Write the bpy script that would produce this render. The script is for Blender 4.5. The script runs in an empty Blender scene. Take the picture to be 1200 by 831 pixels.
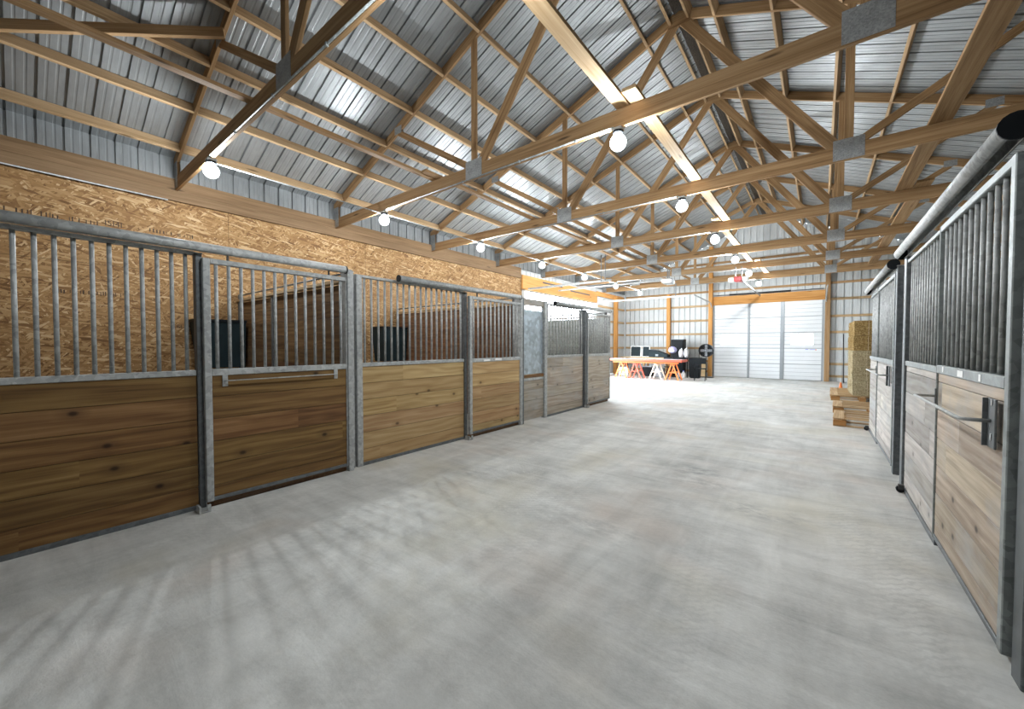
import bpy, bmesh, math, random
from mathutils import Vector, Matrix, noise as mnoise
random.seed(7)
PI = math.pi
scene = bpy.context.scene
COL = scene.collection
ORD = ['zeroth', 'first', 'second', 'third', 'fourth', 'fifth', 'sixth', 'seventh', 'eighth', 'ninth', 'tenth']

# ------------------------------------------------------------------ place
XL = -4.04          # front of the stall row on one side of the aisle
XR = 0.64           # front of the stall row on the other side
XC = -1.775         # ridge
HALF = 5.80
WL, WR = -7.58, 4.03
YB, YE = -3.4, 18.72
ZC = 3.655          # underside of the bottom chords
SL = 0.41           # roof slope
ZA = 6.37           # underside of the top chords at the ridge
SP = 2.44
def TY(k): return 1.56 + SP * (k - 1)
def roof(x): return ZA - SL * abs(x - XC)          # underside of top chords / purlins
NRM = math.sqrt(1 + SL * SL)
PD = 0.14                                           # purlin depth
def steel(x): return roof(x) + (PD + 0.004) * NRM   # underside of the roof sheets

# ------------------------------------------------------------------ nodes
class N:
    def __init__(self, name):
        self.m = bpy.data.materials.new(name); self.m.use_nodes = True
        self.t = self.m.node_tree; self.t.nodes.clear()
        self.out = self.t.nodes.new('ShaderNodeOutputMaterial')
    def n(self, typ, **kw):
        nd = self.t.nodes.new(typ)
        for k, v in kw.items():
            if k.startswith('_'): setattr(nd, k[1:], v)
        for k, v in kw.items():
            if not k.startswith('_'): self.put(nd, k, v)
        return nd
    def put(self, nd, key, v):
        s = None
        if key[0] == 'i' and key[1:].isdigit(): s = nd.inputs[int(key[1:])]
        else:
            for q in nd.inputs:
                if q.name.replace(' ', '') == key: s = q; break
        if isinstance(v, bpy.types.NodeSocket): self.t.links.new(v, s)
        elif isinstance(v, bpy.types.Node): self.t.links.new(v.outputs[0], s)
        else:
            if s.type == 'RGBA' and len(v) == 3: v = (*v, 1)
            s.default_value = v
    def math(self, op, a, b=0.0, clamp=False):
        return self.n('ShaderNodeMath', _operation=op, _use_clamp=clamp, i0=a, i1=b).outputs[0]
    def mix(self, f, a, b, mode='MIX'):
        nd = self.t.nodes.new('ShaderNodeMix'); nd.data_type = 'RGBA'; nd.blend_type = mode
        for i, v in ((0, f), (6, a), (7, b)):
            if isinstance(v, bpy.types.NodeSocket): self.t.links.new(v, nd.inputs[i])
            else: nd.inputs[i].default_value = v if i == 0 else (*v[:3], 1)
        return nd.outputs[2]
    def ramp(self, f, stops, interp='LINEAR'):
        nd = self.t.nodes.new('ShaderNodeValToRGB'); nd.color_ramp.interpolation = interp
        e = nd.color_ramp.elements
        while len(e) < len(stops): e.new(0.5)
        for q, (p, c) in zip(e, stops):
            q.position = p; q.color = (*c, 1) if len(c) == 3 else c
        self.t.links.new(f, nd.inputs[0]); return nd.outputs[0]
    def noise(self, vec, scale, detail=3, rough=0.55, dist=0.0):
        return self.n('ShaderNodeTexNoise', Vector=vec, Scale=scale, Detail=detail, Roughness=rough, Distortion=dist).outputs[0]
    def scaled(self, vec, s, loc=(0, 0, 0), rot=(0, 0, 0)):
        return self.n('ShaderNodeMapping', Vector=vec, Scale=s, Location=loc, Rotation=rot).outputs[0]
    def obj(self): return self.n('ShaderNodeTexCoord').outputs['Object']
    def bsdf(self, color, rough=0.6, metal=0.0, bump=None, bstr=0.3, bdist=0.01, spec=0.5, **kw):
        p = self.n('ShaderNodeBsdfPrincipled', BaseColor=color, Roughness=rough, Metallic=metal)
        p.inputs['Specular IOR Level'].default_value = spec
        for k, v in kw.items(): self.put(p, k, v)
        if bump is not None:
            b = self.n('ShaderNodeBump', Height=bump, Strength=bstr, Distance=bdist)
            self.t.links.new(b.outputs[0], p.inputs['Normal'])
        self.t.links.new(p.outputs[0], self.out.inputs[0]); return self.m

def g3(v): return (v, v, v)

def mat_plain(name, c, rough=0.5, metal=0.0, var=0.12, scale=6, spec=0.5):
    a = N(name); o = a.obj()
    f = a.noise(o, scale, 3)
    col = a.ramp(f, [(0.3, tuple(x * (1 - var) for x in c)), (0.7, tuple(min(1, x * (1 + var)) for x in c))])
    return a.bsdf(col, rough, metal, spec=spec, bump=f, bstr=0.05)

def mat_lumber(name, dark, mid, light, varn=0.25, gscale=1.0):
    """sawn framing timber: grain along local x, different for every piece"""
    a = N(name); o = a.obj()
    rnd = a.n('ShaderNodeObjectInfo').outputs['Random']
    off = a.n('ShaderNodeCombineXYZ', X=a.math('MULTIPLY', rnd, 37.0), Y=a.math('MULTIPLY', rnd, 11.0), Z=a.math('MULTIPLY', rnd, 5.0))
    v = a.n('ShaderNodeVectorMath', _operation='ADD', i0=o, i1=off).outputs[0]
    g = a.noise(a.scaled(v, (0.7 * gscale, 22 * gscale, 22 * gscale)), 1.6, 5, 0.6, 0.6)
    g2 = a.noise(a.scaled(v, (0.4, 4, 4)), 1.0, 2)
    f = a.math('ADD', a.math('MULTIPLY', g, 0.65), a.math('MULTIPLY', g2, 0.35))
    col = a.ramp(f, [(0.32, dark), (0.48, mid), (0.66, light)])
    kn = a.n('ShaderNodeTexVoronoi', _feature='F1', Vector=a.scaled(v, (1.1, 7, 7)), Scale=1.0).outputs['Distance']
    km = a.ramp(kn, [(0.05, g3(0.9)), (0.13, g3(0))])
    col = a.mix(km, col, tuple(x * 0.4 for x in dark))
    val = a.math('ADD', 1 - varn / 2, a.math('MULTIPLY', rnd, varn))
    col = a.n('ShaderNodeHueSaturation', Color=col, Value=val, Saturation=1.0).outputs[0]
    return a.bsdf(col, 0.72, bump=g, bstr=0.15, spec=0.25)

def mat_planks(name, tones, ph, knots=0.8, seed=0.0, stain=None, rough=0.62, joint=3.1, tv=0.30):
    """horizontal boards: local x along the board, z up; every board has its own tone"""
    a = N(name); o = a.obj()
    sep = a.n('ShaderNodeSeparateXYZ', Vector=o)
    rnd = a.n('ShaderNodeObjectInfo').outputs['Random']
    idx = a.math('FLOOR', a.math('DIVIDE', sep.outputs[2], ph))
    idx = a.math('ADD', idx, a.math('MULTIPLY', rnd, 91.0))
    wn = a.n('ShaderNodeTexWhiteNoise', _noise_dimensions='1D', W=a.math('ADD', idx, seed)).outputs[0]
    # butt joints staggered from board to board
    jx = a.math('FLOOR', a.math('ADD', a.math('DIVIDE', sep.outputs[0], joint), a.math('MULTIPLY', wn, 5.0)))
    wn2 = a.n('ShaderNodeTexWhiteNoise', _noise_dimensions='2D', Vector=a.n('ShaderNodeCombineXYZ', X=idx, Y=jx)).outputs[0]
    off = a.n('ShaderNodeCombineXYZ', X=a.math('MULTIPLY', wn2, 43.0), Y=a.math('MULTIPLY', wn2, 17.0), Z=a.math('MULTIPLY', wn2, 29.0))
    v = a.n('ShaderNodeVectorMath', _operation='ADD', i0=o, i1=off).outputs[0]
    warp = a.noise(a.scaled(v, (0.9, 1, 5)), 1.0, 2)
    ringv = a.math('ADD', a.math('MULTIPLY', sep.outputs[2], 26.0), a.math('MULTIPLY', warp, 9.0))
    ring = a.math('MULTIPLY', a.math('ADD', a.math('SINE', a.math('MULTIPLY', ringv, 2.6)), 1.0), 0.5)
    g = a.noise(a.scaled(v, (0.8, 25, 30)), 1.5, 5, 0.65, 0.3)
    g2 = a.noise(a.scaled(v, (0.5, 2, 2.2)), 1.0, 3)
    f = a.math('ADD', a.math('MULTIPLY', g, 0.52), a.math('ADD', a.math('MULTIPLY', ring, 0.14), a.math('MULTIPLY', g2, 0.34)))
    col = a.ramp(f, [(0.30, tones[0]), (0.46, tones[1]), (0.60, tones[2]), (0.75, tones[3])])
    sv = a.n('ShaderNodeSeparateXYZ', Vector=v)
    kv = a.n('ShaderNodeTexVoronoi', _feature='F1', _voronoi_dimensions='2D', Vector=a.n('ShaderNodeCombineXYZ', X=a.math('MULTIPLY', sv.outputs[0], 1.7), Y=a.math('MULTIPLY', sv.outputs[2], 2.5)), Scale=1.0, Randomness=1.0).outputs['Distance']
    km = a.ramp(kv, [(0.022, g3(knots)), (0.058, g3(0))])
    kh = a.ramp(kv, [(0.05, g3(knots * 0.55)), (0.17, g3(0))])
    col = a.mix(kh, col, tones[0])
    col = a.mix(km, col, tuple(x * 0.22 for x in tones[0]))
    val = a.math('ADD', 1.0 - tv * 0.5, a.math('MULTIPLY', wn2, tv))
    hue = a.math('ADD', 0.488, a.math('MULTIPLY', wn, 0.022))
    col = a.n('ShaderNodeHueSaturation', Color=col, Value=val, Hue=hue, Saturation=1.0).outputs[0]
    if stain:
        s = a.ramp(a.noise(a.scaled(v, (0.9, 1, 1.4)), 1.3, 4, 0.7), [(0.48, g3(0)), (0.68, g3(0.75))])
        col = a.mix(s, col, stain)
    fz = a.math('FRACT', a.math('DIVIDE', sep.outputs[2], ph))
    seam = a.math('MAXIMUM', a.math('LESS_THAN', fz, 0.016), a.math('GREATER_THAN', fz, 0.984))
    col = a.mix(a.math('MULTIPLY', seam, 0.42), col, tuple(x * 0.25 for x in tones[0]))
    return a.bsdf(col, rough, bump=g, bstr=0.18, spec=0.3)

def mat_galv(name, c=(0.42, 0.45, 0.47), rough=0.42, metal=0.75, spangle=34):
    a = N(name); o = a.obj()
    vo = a.n('ShaderNodeTexVoronoi', Vector=o, Scale=spangle).outputs['Color']
    bw = a.n('ShaderNodeSeparateXYZ', Vector=vo).outputs[0]
    nz = a.noise(o, 5, 4, 0.65)
    f = a.math('ADD', a.math('MULTIPLY', bw, 0.35), a.math('MULTIPLY', nz, 0.65))
    col = a.ramp(f, [(0.25, tuple(x * 0.66 for x in c)), (0.55, c), (0.8, tuple(min(1, x * 1.35) for x in c))])
    r = a.math('ADD', rough - 0.08, a.math('MULTIPLY', bw, 0.18))
    return a.bsdf(col, r, metal, bump=nz, bstr=0.04)

def mat_osb():
    a = N('strand_board'); o = a.obj()
    col = None
    base = a.noise(o, 1.3, 4)
    layers = []
    for i, (rot, sx, sz) in enumerate([(0.35, 8.5, 40), (-0.5, 9, 44), (1.25, 10, 36), (0.05, 7.5, 48), (-1.1, 10, 42), (0.8, 8.5, 46), (-0.15, 7, 44)]):
        v = a.scaled(o, (1, 1, 1), loc=(0.37 * i, 0.11, 0.91 * i), rot=(0, rot, 0))
        w = a.noise(v, 9, 3)
        v = a.n('ShaderNodeVectorMath', _operation='ADD', i0=v, i1=a.n('ShaderNodeVectorMath', _operation='SCALE', i0=a.n('ShaderNodeCombineXYZ', X=w, Z=w), Scale=0.03).outputs[0]).outputs[0]
        vo = a.n('ShaderNodeTexVoronoi', Vector=a.scaled(v, (sx, 0.01, sz)), Scale=1.0)
        s = a.n('ShaderNodeSeparateXYZ', Vector=vo.outputs['Color'])
        c = a.ramp(s.outputs[0], [(0.0, (0.13, 0.062, 0.022)), (0.18, (0.24, 0.132, 0.052)), (0.55, (0.335, 0.20, 0.087)), (0.85, (0.455, 0.30, 0.150)), (1.0, (0.62, 0.46, 0.28))])
        if col is None: col = c
        else: col = a.mix(a.math('GREATER_THAN', s.outputs[1], 0.58), col, c)
    fine = a.noise(a.scaled(o, (22, 1, 70)), 1.0, 3)
    col = a.mix(0.35, col, a.ramp(fine, [(0.3, (0.45, 0.32, 0.18)), (0.7, (1.0, 0.85, 0.64))]), 'MULTIPLY')
    col = a.mix(a.ramp(base, [(0.35, g3(0)), (0.7, g3(0.3))]), col, (0.30, 0.175, 0.075))
    # butt joints of the sheets
    sep = a.n('ShaderNodeSeparateXYZ', Vector=o)
    j = a.math('LESS_THAN', a.math('ABSOLUTE', a.math('SUBTRACT', a.math('FRACT', a.math('DIVIDE', sep.outputs[0], 2.44)), 0.52)), 0.0012)
    j2 = a.math('LESS_THAN', a.math('ABSOLUTE', a.math('SUBTRACT', sep.outputs[2], 2.44)), 0.003)
    col = a.mix(a.math('MULTIPLY', a.math('MAXIMUM', j, j2), 0.8), col, (0.06, 0.035, 0.015))
    return a.bsdf(col, 0.7, bump=fine, bstr=0.2, spec=0.25)

o_z = 0.0
SCUFFS = [(-1.05, 4.55, 0.42, 0.26, 0.85), (-0.35, 3.75, 0.45, 0.22, 0.7), (-0.9, 4.2, 0.55, 0.18, 0.6), (-2.9, 3.1, 0.5, 0.25, 0.4), (-1.3, 2.7, 0.6, 0.25, 0.4), (-3.2, 4.5, 0.5, 0.2, 0.45)]
def mat_concrete():
    a = N('concrete'); o = a.obj()
    big = a.noise(o, 0.45, 5, 0.6)
    med = a.noise(o, 2.3, 6, 0.65, 0.4)
    fine = a.noise(o, 38, 4, 0.7)
    st = a.noise(a.scaled(o, (3.2, 0.55, 1), rot=(0, 0, 0.55)), 1.5, 6, 0.65, 0.5)
    st2 = a.noise(a.scaled(o, (0.7, 3.6, 1), rot=(0, 0, -0.30)), 1.4, 6, 0.62, 0.8)
    f = a.math('ADD', a.math('MULTIPLY', big, 0.24), a.math('ADD', a.math('MULTIPLY', med, 0.26), a.math('ADD', a.math('MULTIPLY', st, 0.2), a.math('MULTIPLY', st2, 0.24))))
    f = a.math('ADD', f, a.math('MULTIPLY', fine, 0.06))
    col = a.ramp(f, [(0.36, (0.30, 0.296, 0.276)), (0.45, (0.46, 0.455, 0.43)), (0.53, (0.595, 0.59, 0.56)), (0.63, (0.74, 0.735, 0.705))])
    # reddish and yellowish dust
    red = a.ramp(a.noise(a.scaled(o, (1, 1, 1), loc=(3.1, 1.2, 0)), 0.75, 3), [(0.52, g3(0)), (0.70, g3(0.45))])
    col = a.mix(red, col, (0.58, 0.47, 0.39))
    yel = a.ramp(a.noise(a.scaled(o, (1, 1, 1), loc=(9.1, 4.2, 0)), 0.8, 4), [(0.52, g3(0)), (0.70, g3(0.42))])
    col = a.mix(yel, col, (0.56, 0.51, 0.38))
    # tyre prints and scrape marks: short treads gathered in bands
    wv = a.n('ShaderNodeTexWave', _wave_type='BANDS', Vector=a.scaled(o, (1, 1, 1), rot=(0, 0, 0.9)), Scale=6.5, Distortion=6.0, Detail=4.0, DetailScale=2.6).outputs[1]
    band = a.ramp(a.noise(a.scaled(o, (1.5, 0.30, 1), rot=(0, 0, 0.35), loc=(2, 0.4, 0)), 1.0, 3), [(0.47, g3(0)), (0.66, g3(0.22))])
    tm = a.math('MULTIPLY', a.ramp(wv, [(0.52, g3(0)), (0.85, g3(1))]), band)
    col = a.mix(tm, col, (0.30, 0.30, 0.29))
    # a few dark scuffs where something was dragged
    brk = a.ramp(a.noise(a.scaled(o, (5, 9, 1), rot=(0, 0, 0.4)), 1.0, 5, 0.7), [(0.44, g3(0)), (0.60, g3(1))])
    for (px, py, sx, sy, st_) in SCUFFS:
        dv = a.n('ShaderNodeVectorMath', _operation='LENGTH', i0=a.scaled(a.n('ShaderNodeVectorMath', _operation='SUBTRACT', i0=o, i1=(px, py, o_z)).outputs[0], (1 / sx, 1 / sy, 0), rot=(0, 0, 0.25))).outputs[1]
        mk = a.math('MULTIPLY', a.ramp(dv, [(0.25, g3(st_)), (1.0, g3(0))]), brk)
        col = a.mix(mk, col, (0.27, 0.27, 0.26))
    return a.bsdf(col, a.math('ADD', 0.55, a.math('MULTIPLY', med, 0.25)), bump=a.math('ADD', a.math('MULTIPLY', st2, 0.6), a.math('MULTIPLY', fine, 0.4)), bstr=0.35, bdist=0.02, spec=0.3)

def mat_roofsteel():
    a = N('roof_steel'); o = a.obj()
    nz = a.noise(a.scaled(o, (0.8, 3.0, 1)), 1.6, 4, 0.6)
    nf = a.noise(a.scaled(o, (6, 30, 6)), 1.0, 3)
    f = a.math('ADD', a.math('MULTIPLY', nz, 0.7), a.math('MULTIPLY', nf, 0.3))
    col = a.ramp(f, [(0.3, (0.225, 0.235, 0.238)), (0.5, (0.28, 0.293, 0.297)), (0.72, (0.345, 0.36, 0.365))])
    return a.bsdf(col, 0.40, 0.45, bump=nz, bstr=0.12, bdist=0.02)

def mat_hay(pale=False):
    a = N('pale_hay' if pale else 'hay'); o = a.obj()
    rnd = a.n('ShaderNodeObjectInfo').outputs['Random']
    cs = []
    for rot, s in (((0.3, 0.5, 0.2), (14, 70, 70)), ((1.1, 0.2, 0.9), (70, 14, 70)), ((0.2, 1.3, 0.4), (60, 60, 12))):
        cs.append(a.noise(a.scaled(o, s, rot=rot), 1.0, 3, 0.6))
    f = a.math('MAXIMUM', a.math('MAXIMUM', cs[0], cs[1]), cs[2])
    col = a.ramp(f, [(0.48, (0.22, 0.17, 0.09)), (0.58, (0.44, 0.36, 0.22)), (0.68, (0.60, 0.51, 0.34)), (0.8, (0.74, 0.66, 0.48))] if pale else [(0.48, (0.16, 0.095, 0.03)), (0.58, (0.36, 0.24, 0.095)), (0.68, (0.52, 0.38, 0.18)), (0.8, (0.68, 0.53, 0.29))])
    big = a.noise(o, 3.0, 3)
    col = a.mix(a.ramp(big, [(0.4, g3(0)), (0.75, g3(0.25))]), col, (0.40, 0.32, 0.19) if pale else (0.33, 0.20, 0.07))
    return a.bsdf(col, 0.85, bump=f, bstr=0.8, bdist=0.02, spec=0.15)

def mat_emit(name, c, s):
    a = N(name); e = a.n('ShaderNodeEmission', Color=c, Strength=s)
    a.t.links.new(e.outputs[0], a.out.inputs[0]); return a.m

def mat_glass(name):
    a = N(name)
    t = a.n('ShaderNodeBsdfTransparent', Color=(0.93, 0.96, 0.97)); g = a.n('ShaderNodeBsdfGlossy', Roughness=0.03)
    mx = a.n('ShaderNodeMixShader', Fac=0.06, i1=t, i2=g)
    a.t.links.new(mx.outputs[0], a.out.inputs[0]); return a.m

LAMP = 430.0
SKY = 23.0
M = {}
M['lumber'] = mat_lumber('truss_lumber', (0.18, 0.098, 0.043), (0.315, 0.188, 0.088), (0.44, 0.285, 0.15))
M['purlin_lumber'] = mat_lumber('purlin_lumber', (0.27, 0.165, 0.08), (0.41, 0.27, 0.145), (0.53, 0.37, 0.215))
M['pale_lumber'] = mat_lumber('pale_lumber', (0.31, 0.195, 0.095), (0.44, 0.295, 0.155), (0.55, 0.40, 0.235))
M['orange_lumber'] = mat_lumber('orange_lumber', (0.40, 0.17, 0.045), (0.55, 0.26, 0.075), (0.66, 0.36, 0.13))
M['grey_lumber'] = mat_lumber('eave_lumber', (0.13, 0.075, 0.036), (0.205, 0.125, 0.064), (0.28, 0.18, 0.10))
M['brown_planks'] = mat_planks('brown_planks', [(0.080, 0.036, 0.012), (0.150, 0.076, 0.025), (0.215, 0.120, 0.043), (0.30, 0.185, 0.076)], 0.187, 0.85, 2.0)
M['honey_planks'] = mat_planks('honey_planks', [(0.255, 0.145, 0.058), (0.375, 0.235, 0.108), (0.455, 0.305, 0.152), (0.54, 0.385, 0.21)], 0.187, 0.75, 5.0)
M['grey_planks'] = mat_planks('weathered_planks', [(0.22, 0.178, 0.132), (0.33, 0.277, 0.212), (0.42, 0.362, 0.287), (0.50, 0.442, 0.365)], 0.187, 0.75, 9.0, stain=(0.35, 0.33, 0.305), tv=0.4)
M['pale_planks'] = mat_planks('pale_planks', [(0.26, 0.195, 0.135), (0.41, 0.325, 0.235), (0.53, 0.435, 0.33), (0.62, 0.53, 0.42)], 0.187, 0.9, 14.0, stain=(0.40, 0.385, 0.37), tv=0.6)
M['silver_planks'] = mat_planks('silver_planks', [(0.27, 0.235, 0.20), (0.39, 0.355, 0.315), (0.48, 0.445, 0.40), (0.57, 0.53, 0.48)], 0.187, 0.7, 33.0, stain=(0.33, 0.33, 0.335), tv=0.7)
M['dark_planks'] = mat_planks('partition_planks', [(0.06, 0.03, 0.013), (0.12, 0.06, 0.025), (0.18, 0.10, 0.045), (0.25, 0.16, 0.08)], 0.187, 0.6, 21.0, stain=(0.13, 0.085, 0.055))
M['green_planks'] = mat_planks('greyish_partition_planks', [(0.20, 0.22, 0.20), (0.26, 0.285, 0.26), (0.32, 0.345, 0.32), (0.38, 0.40, 0.37)], 0.187, 0.4, 25.0)
M['galv'] = mat_galv('galvanised', (0.40, 0.408, 0.40), 0.52, 0.18)
M['galv_dimmed'] = mat_galv('galvanised_dimmed', (0.27, 0.29, 0.285), 0.5, 0.25)  # same galvanised steel as galv, with dimmer light put into the colour
M['galv_dark'] = mat_galv('galvanised_dark', (0.15, 0.16, 0.165), 0.5, 0.45)
M['galv_sheet'] = mat_galv('galvanised_sheet', (0.46, 0.53, 0.58), 0.38, 0.6, 16)
M['plate'] = mat_galv('truss_plate', (0.36, 0.37, 0.37), 0.5, 0.6, 90)
M['osb'] = mat_osb()
M['concrete'] = mat_concrete()
M['roof_steel'] = mat_roofsteel()
M['white_steel'] = mat_plain('white_wall_steel', (0.57, 0.585, 0.585), 0.45, 0.0, 0.05, 3)
M['grey_steel'] = mat_plain('grey_wall_steel', (0.50, 0.52, 0.515), 0.45, 0.3, 0.08, 3)
M['door_white'] = mat_plain('door_white', (0.74, 0.755, 0.765), 0.32, 0.0, 0.03, 2)
M['stile_grey'] = mat_plain('door_stile', (0.30, 0.32, 0.335), 0.4, 0.2, 0.05, 4)
M['white'] = mat_plain('white_paint', (0.82, 0.82, 0.80), 0.4, 0, 0.03)
M['black'] = mat_plain('black_plastic', (0.008, 0.010, 0.012), 0.6, 0, 0.2, spec=0.2)
M['teal_black'] = mat_plain('black_rubber', (0.011, 0.022, 0.026), 0.6, 0, 0.25, 4, spec=0.25)
M['dark_iron'] = mat_plain('dark_iron', (0.055, 0.055, 0.055), 0.5, 0.5, 0.2)
M['mesh_vent'] = mat_plain('ridge_vent', (0.10, 0.085, 0.07), 0.8, 0, 0.4, 60)
M['hay'] = mat_hay()
M['pale_hay'] = mat_hay(True)
M['pallet'] = mat_lumber('pallet_wood', (0.30, 0.18, 0.08), (0.48, 0.32, 0.17), (0.62, 0.46, 0.28))
M['pallet_block'] = mat_lumber('pallet_block', (0.27, 0.12, 0.04), (0.40, 0.20, 0.07), (0.50, 0.28, 0.11))
M['bulb'] = mat_emit('lamp_core', (0.90, 0.96, 1.0), LAMP * (0.088 / 0.03) ** 2)
a = N('lamp_glow_shell'); e_ = a.n('ShaderNodeEmission', Color=(0.92, 0.97, 1.0), Strength=3.0); t_ = a.n('ShaderNodeBsdfTransparent')  # camera glow around the small bulb, put into a faintly shining shell
a.t.links.new(a.n('ShaderNodeAddShader', i0=e_, i1=t_).outputs[0], a.out.inputs[0]); M['glow_shell'] = a.m
M['glass'] = mat_glass('pane')
M['red'] = mat_plain('red_plastic', (0.45, 0.02, 0.02), 0.35)
M['table_red'] = mat_plain('table_red', (0.72, 0.11, 0.055), 0.4, 0, 0.06)
M['orange'] = mat_plain('orange_paint', (0.82, 0.22, 0.05), 0.45, 0, 0.08)
M['cream'] = mat_plain('cream_paint', (0.80, 0.66, 0.50), 0.5, 0, 0.05)
M['plywood'] = mat_lumber('plywood', (0.50, 0.34, 0.17), (0.62, 0.45, 0.25), (0.70, 0.54, 0.33))
M['bag'] = mat_plain('bag_white', (0.75, 0.74, 0.76), 0.3, 0, 0.2, 12)
M['blue'] = mat_plain('sticker_blue', (0.10, 0.16, 0.62), 0.4)
M['lilac'] = mat_plain('lilac_plastic', (0.45, 0.42, 0.72), 0.4, 0, 0.2)
M['grey_plastic'] = mat_plain('grey_plastic', (0.33, 0.35, 0.37), 0.5, 0, 0.1)
M['ink'] = mat_plain('stamp_ink', (0.055, 0.03, 0.015), 0.8, 0, 0.3)
M['gravel'] = mat_plain('gravel', (0.42, 0.41, 0.38), 0.9, 0, 0.2, 3)

# ------------------------------------------------------------------ mesh helpers
def link(o, parent=None):
    COL.objects.link(o)
    if parent is not None: o.parent = parent
    return o
def obj(name, bm, mat, parent=None, loc=(0, 0, 0), rot=(0, 0, 0), smooth=False):
    me = bpy.data.meshes.new(name)
    bmesh.ops.recalc_face_normals(bm, faces=bm.faces[:])
    bm.to_mesh(me); bm.free()
    if smooth:
        for p in me.polygons: p.use_smooth = True
    for m in (mat if isinstance(mat, (list, tuple)) else [mat]): me.materials.append(m)
    o = bpy.data.objects.new(name, me); o.location = loc; o.rotation_euler = rot
    return link(o, parent)
def thing(name, label, cat, loc=(0, 0, 0), rot=(0, 0, 0), group=None, kind=None):
    o = bpy.data.objects.new(name, None); o.empty_display_size = 0.1
    o.location = loc; o.rotation_euler = rot; link(o); return tag(o, label, cat, group, kind)
def tag(o, label, cat=None, group=None, kind=None):
    o['label'] = label
    if cat: o['category'] = cat
    if group: o['group'] = group
    if kind: o['kind'] = kind
    return o
def copy_tree(o, parent=None):
    c = o.copy(); COL.objects.link(c); c.parent = parent
    for ch in list(o.children): copy_tree(ch, c)
    return c
def box(bm, lo, hi, bev=0.0, mi=0, mtx=None):
    lo, hi = Vector(lo), Vector(hi)
    r = bmesh.ops.create_cube(bm, size=1.0)
    vs = r['verts']
    for v in vs: v.co = Vector([(lo[i] + hi[i]) / 2 + v.co[i] * (hi[i] - lo[i]) for i in range(3)])
    fs = list({f for v in vs for f in v.link_faces})
    if bev > 0:
        es = list({e for v in vs for e in v.link_edges})
        q = bmesh.ops.bevel(bm, geom=es, offset=bev, segments=1, affect='EDGES')
        vs = list({v for f in q['faces'] for v in f.verts} | {v for v in vs if v.is_valid})
        fs = list({f for v in vs for f in v.link_faces})
    for f in fs: f.material_index = mi
    if mtx is not None:
        for v in vs: v.co = mtx @ v.co
    return vs
def bx(lo, hi, bev=0.0):
    bm = bmesh.new(); box(bm, lo, hi, bev); return bm
def tube(bm, pts, r, seg=12, cap=True, mi=0):
    pts = [Vector(p) for p in pts]; rings = []
    prev = None
    for i, p in enumerate(pts):
        d = (pts[min(i + 1, len(pts) - 1)] - pts[max(i - 1, 0)]).normalized()
        up = Vector((0, 0, 1)) if abs(d.z) < 0.95 else Vector((1, 0, 0))
        if prev is None: x = d.cross(up).normalized()
        else: x = (prev - d * prev.dot(d)).normalized()
        prev = x; y = d.cross(x)
        rr = r[i] if isinstance(r, (list, tuple)) else r
        rings.append([bm.verts.new(p + (x * math.cos(2 * PI * k / seg) + y * math.sin(2 * PI * k / seg)) * rr) for k in range(seg)])
    for a, b in zip(rings, rings[1:]):
        for k in range(seg):
            f = bm.faces.new((a[k], a[(k + 1) % seg], b[(k + 1) % seg], b[k])); f.smooth = True; f.material_index = mi
    if cap:
        for q in (rings[0], rings[-1]):
            f = bm.faces.new(q); f.material_index = mi
    return rings
def tb(pts, r, seg=12):
    bm = bmesh.new(); tube(bm, pts, r, seg); return bm
def lathe(bm, prof, seg=24, c=(0, 0, 0)):
    rings = []
    for r, z in prof:
        rings.append([bm.verts.new((c[0] + max(r, 1e-4) * math.cos(2 * PI * k / seg), c[1] + max(r, 1e-4) * math.sin(2 * PI * k / seg), c[2] + z)) for k in range(seg)])
    for a, b in zip(rings, rings[1:]):
        for k in range(seg):
            f = bm.faces.new((a[k], a[(k + 1) % seg], b[(k + 1) % seg], b[k])); f.smooth = True
    bm.faces.new(rings[0]); bm.faces.new(rings[-1])
def beam(name, p0, p1, w, d, mat, parent=None, up=(0, 0, 1), bev=0.003):
    """timber from p0 to p1; d along `up`, w across; local x along the grain"""
    p0, p1 = Vector(p0), Vector(p1); x = (p1 - p0); L = x.length; x.normalize()
    u = Vector(up); z = (u - x * u.dot(x)).normalized(); y = z.cross(x)
    bm = bx((-L / 2, -w / 2, -d / 2), (L / 2, w / 2, d / 2), bev)
    o = obj(name, bm, mat, parent)
    mt = Matrix((x, y, z)).transposed().to_4x4(); mt.translation = (p0 + p1) / 2
    o.matrix_local = mt if parent is not None else mt
    return o
def prism(bm, poly, h0, h1, axis='y', mi=0):
    """polygon (a,b) extruded; axis y: (x,z) poly along y"""
    def P(a, b, h): return (a, h, b) if axis == 'y' else ((h, a, b) if axis == 'x' else (a, b, h))
    v0 = [bm.verts.new(P(a, b, h0)) for a, b in poly]; v1 = [bm.verts.new(P(a, b, h1)) for a, b in poly]
    n = len(poly)
    fs = [bm.faces.new(v0), bm.faces.new(v1)] + [bm.faces.new((v0[i], v0[(i + 1) % n], v1[(i + 1) % n], v1[i])) for i in range(n)]
    for f in fs: f.material_index = mi

def rib_profile(a0, a1, pitch=0.2286, rh=0.028):
    """(position, height) along a sheet: tall ribs with two small beads between"""
    pts = []; n0 = math.floor(a0 / pitch) - 1; n1 = math.ceil(a1 / pitch) + 1
    for k in range(n0, n1 + 1):
        c = k * pitch
        pts += [(c - 0.014, 0), (c - 0.011, rh), (c + 0.011, rh), (c + 0.014, 0)]
        for q in (0.075, 0.153):
            pts += [(c + q - 0.014, 0), (c + q - 0.006, 0.004), (c + q + 0.006, 0.004), (c + q + 0.014, 0)]
    pts = [p for p in pts if a0 < p[0] < a1]
    return [(a0, 0)] + pts + [(a1, 0)]

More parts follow.
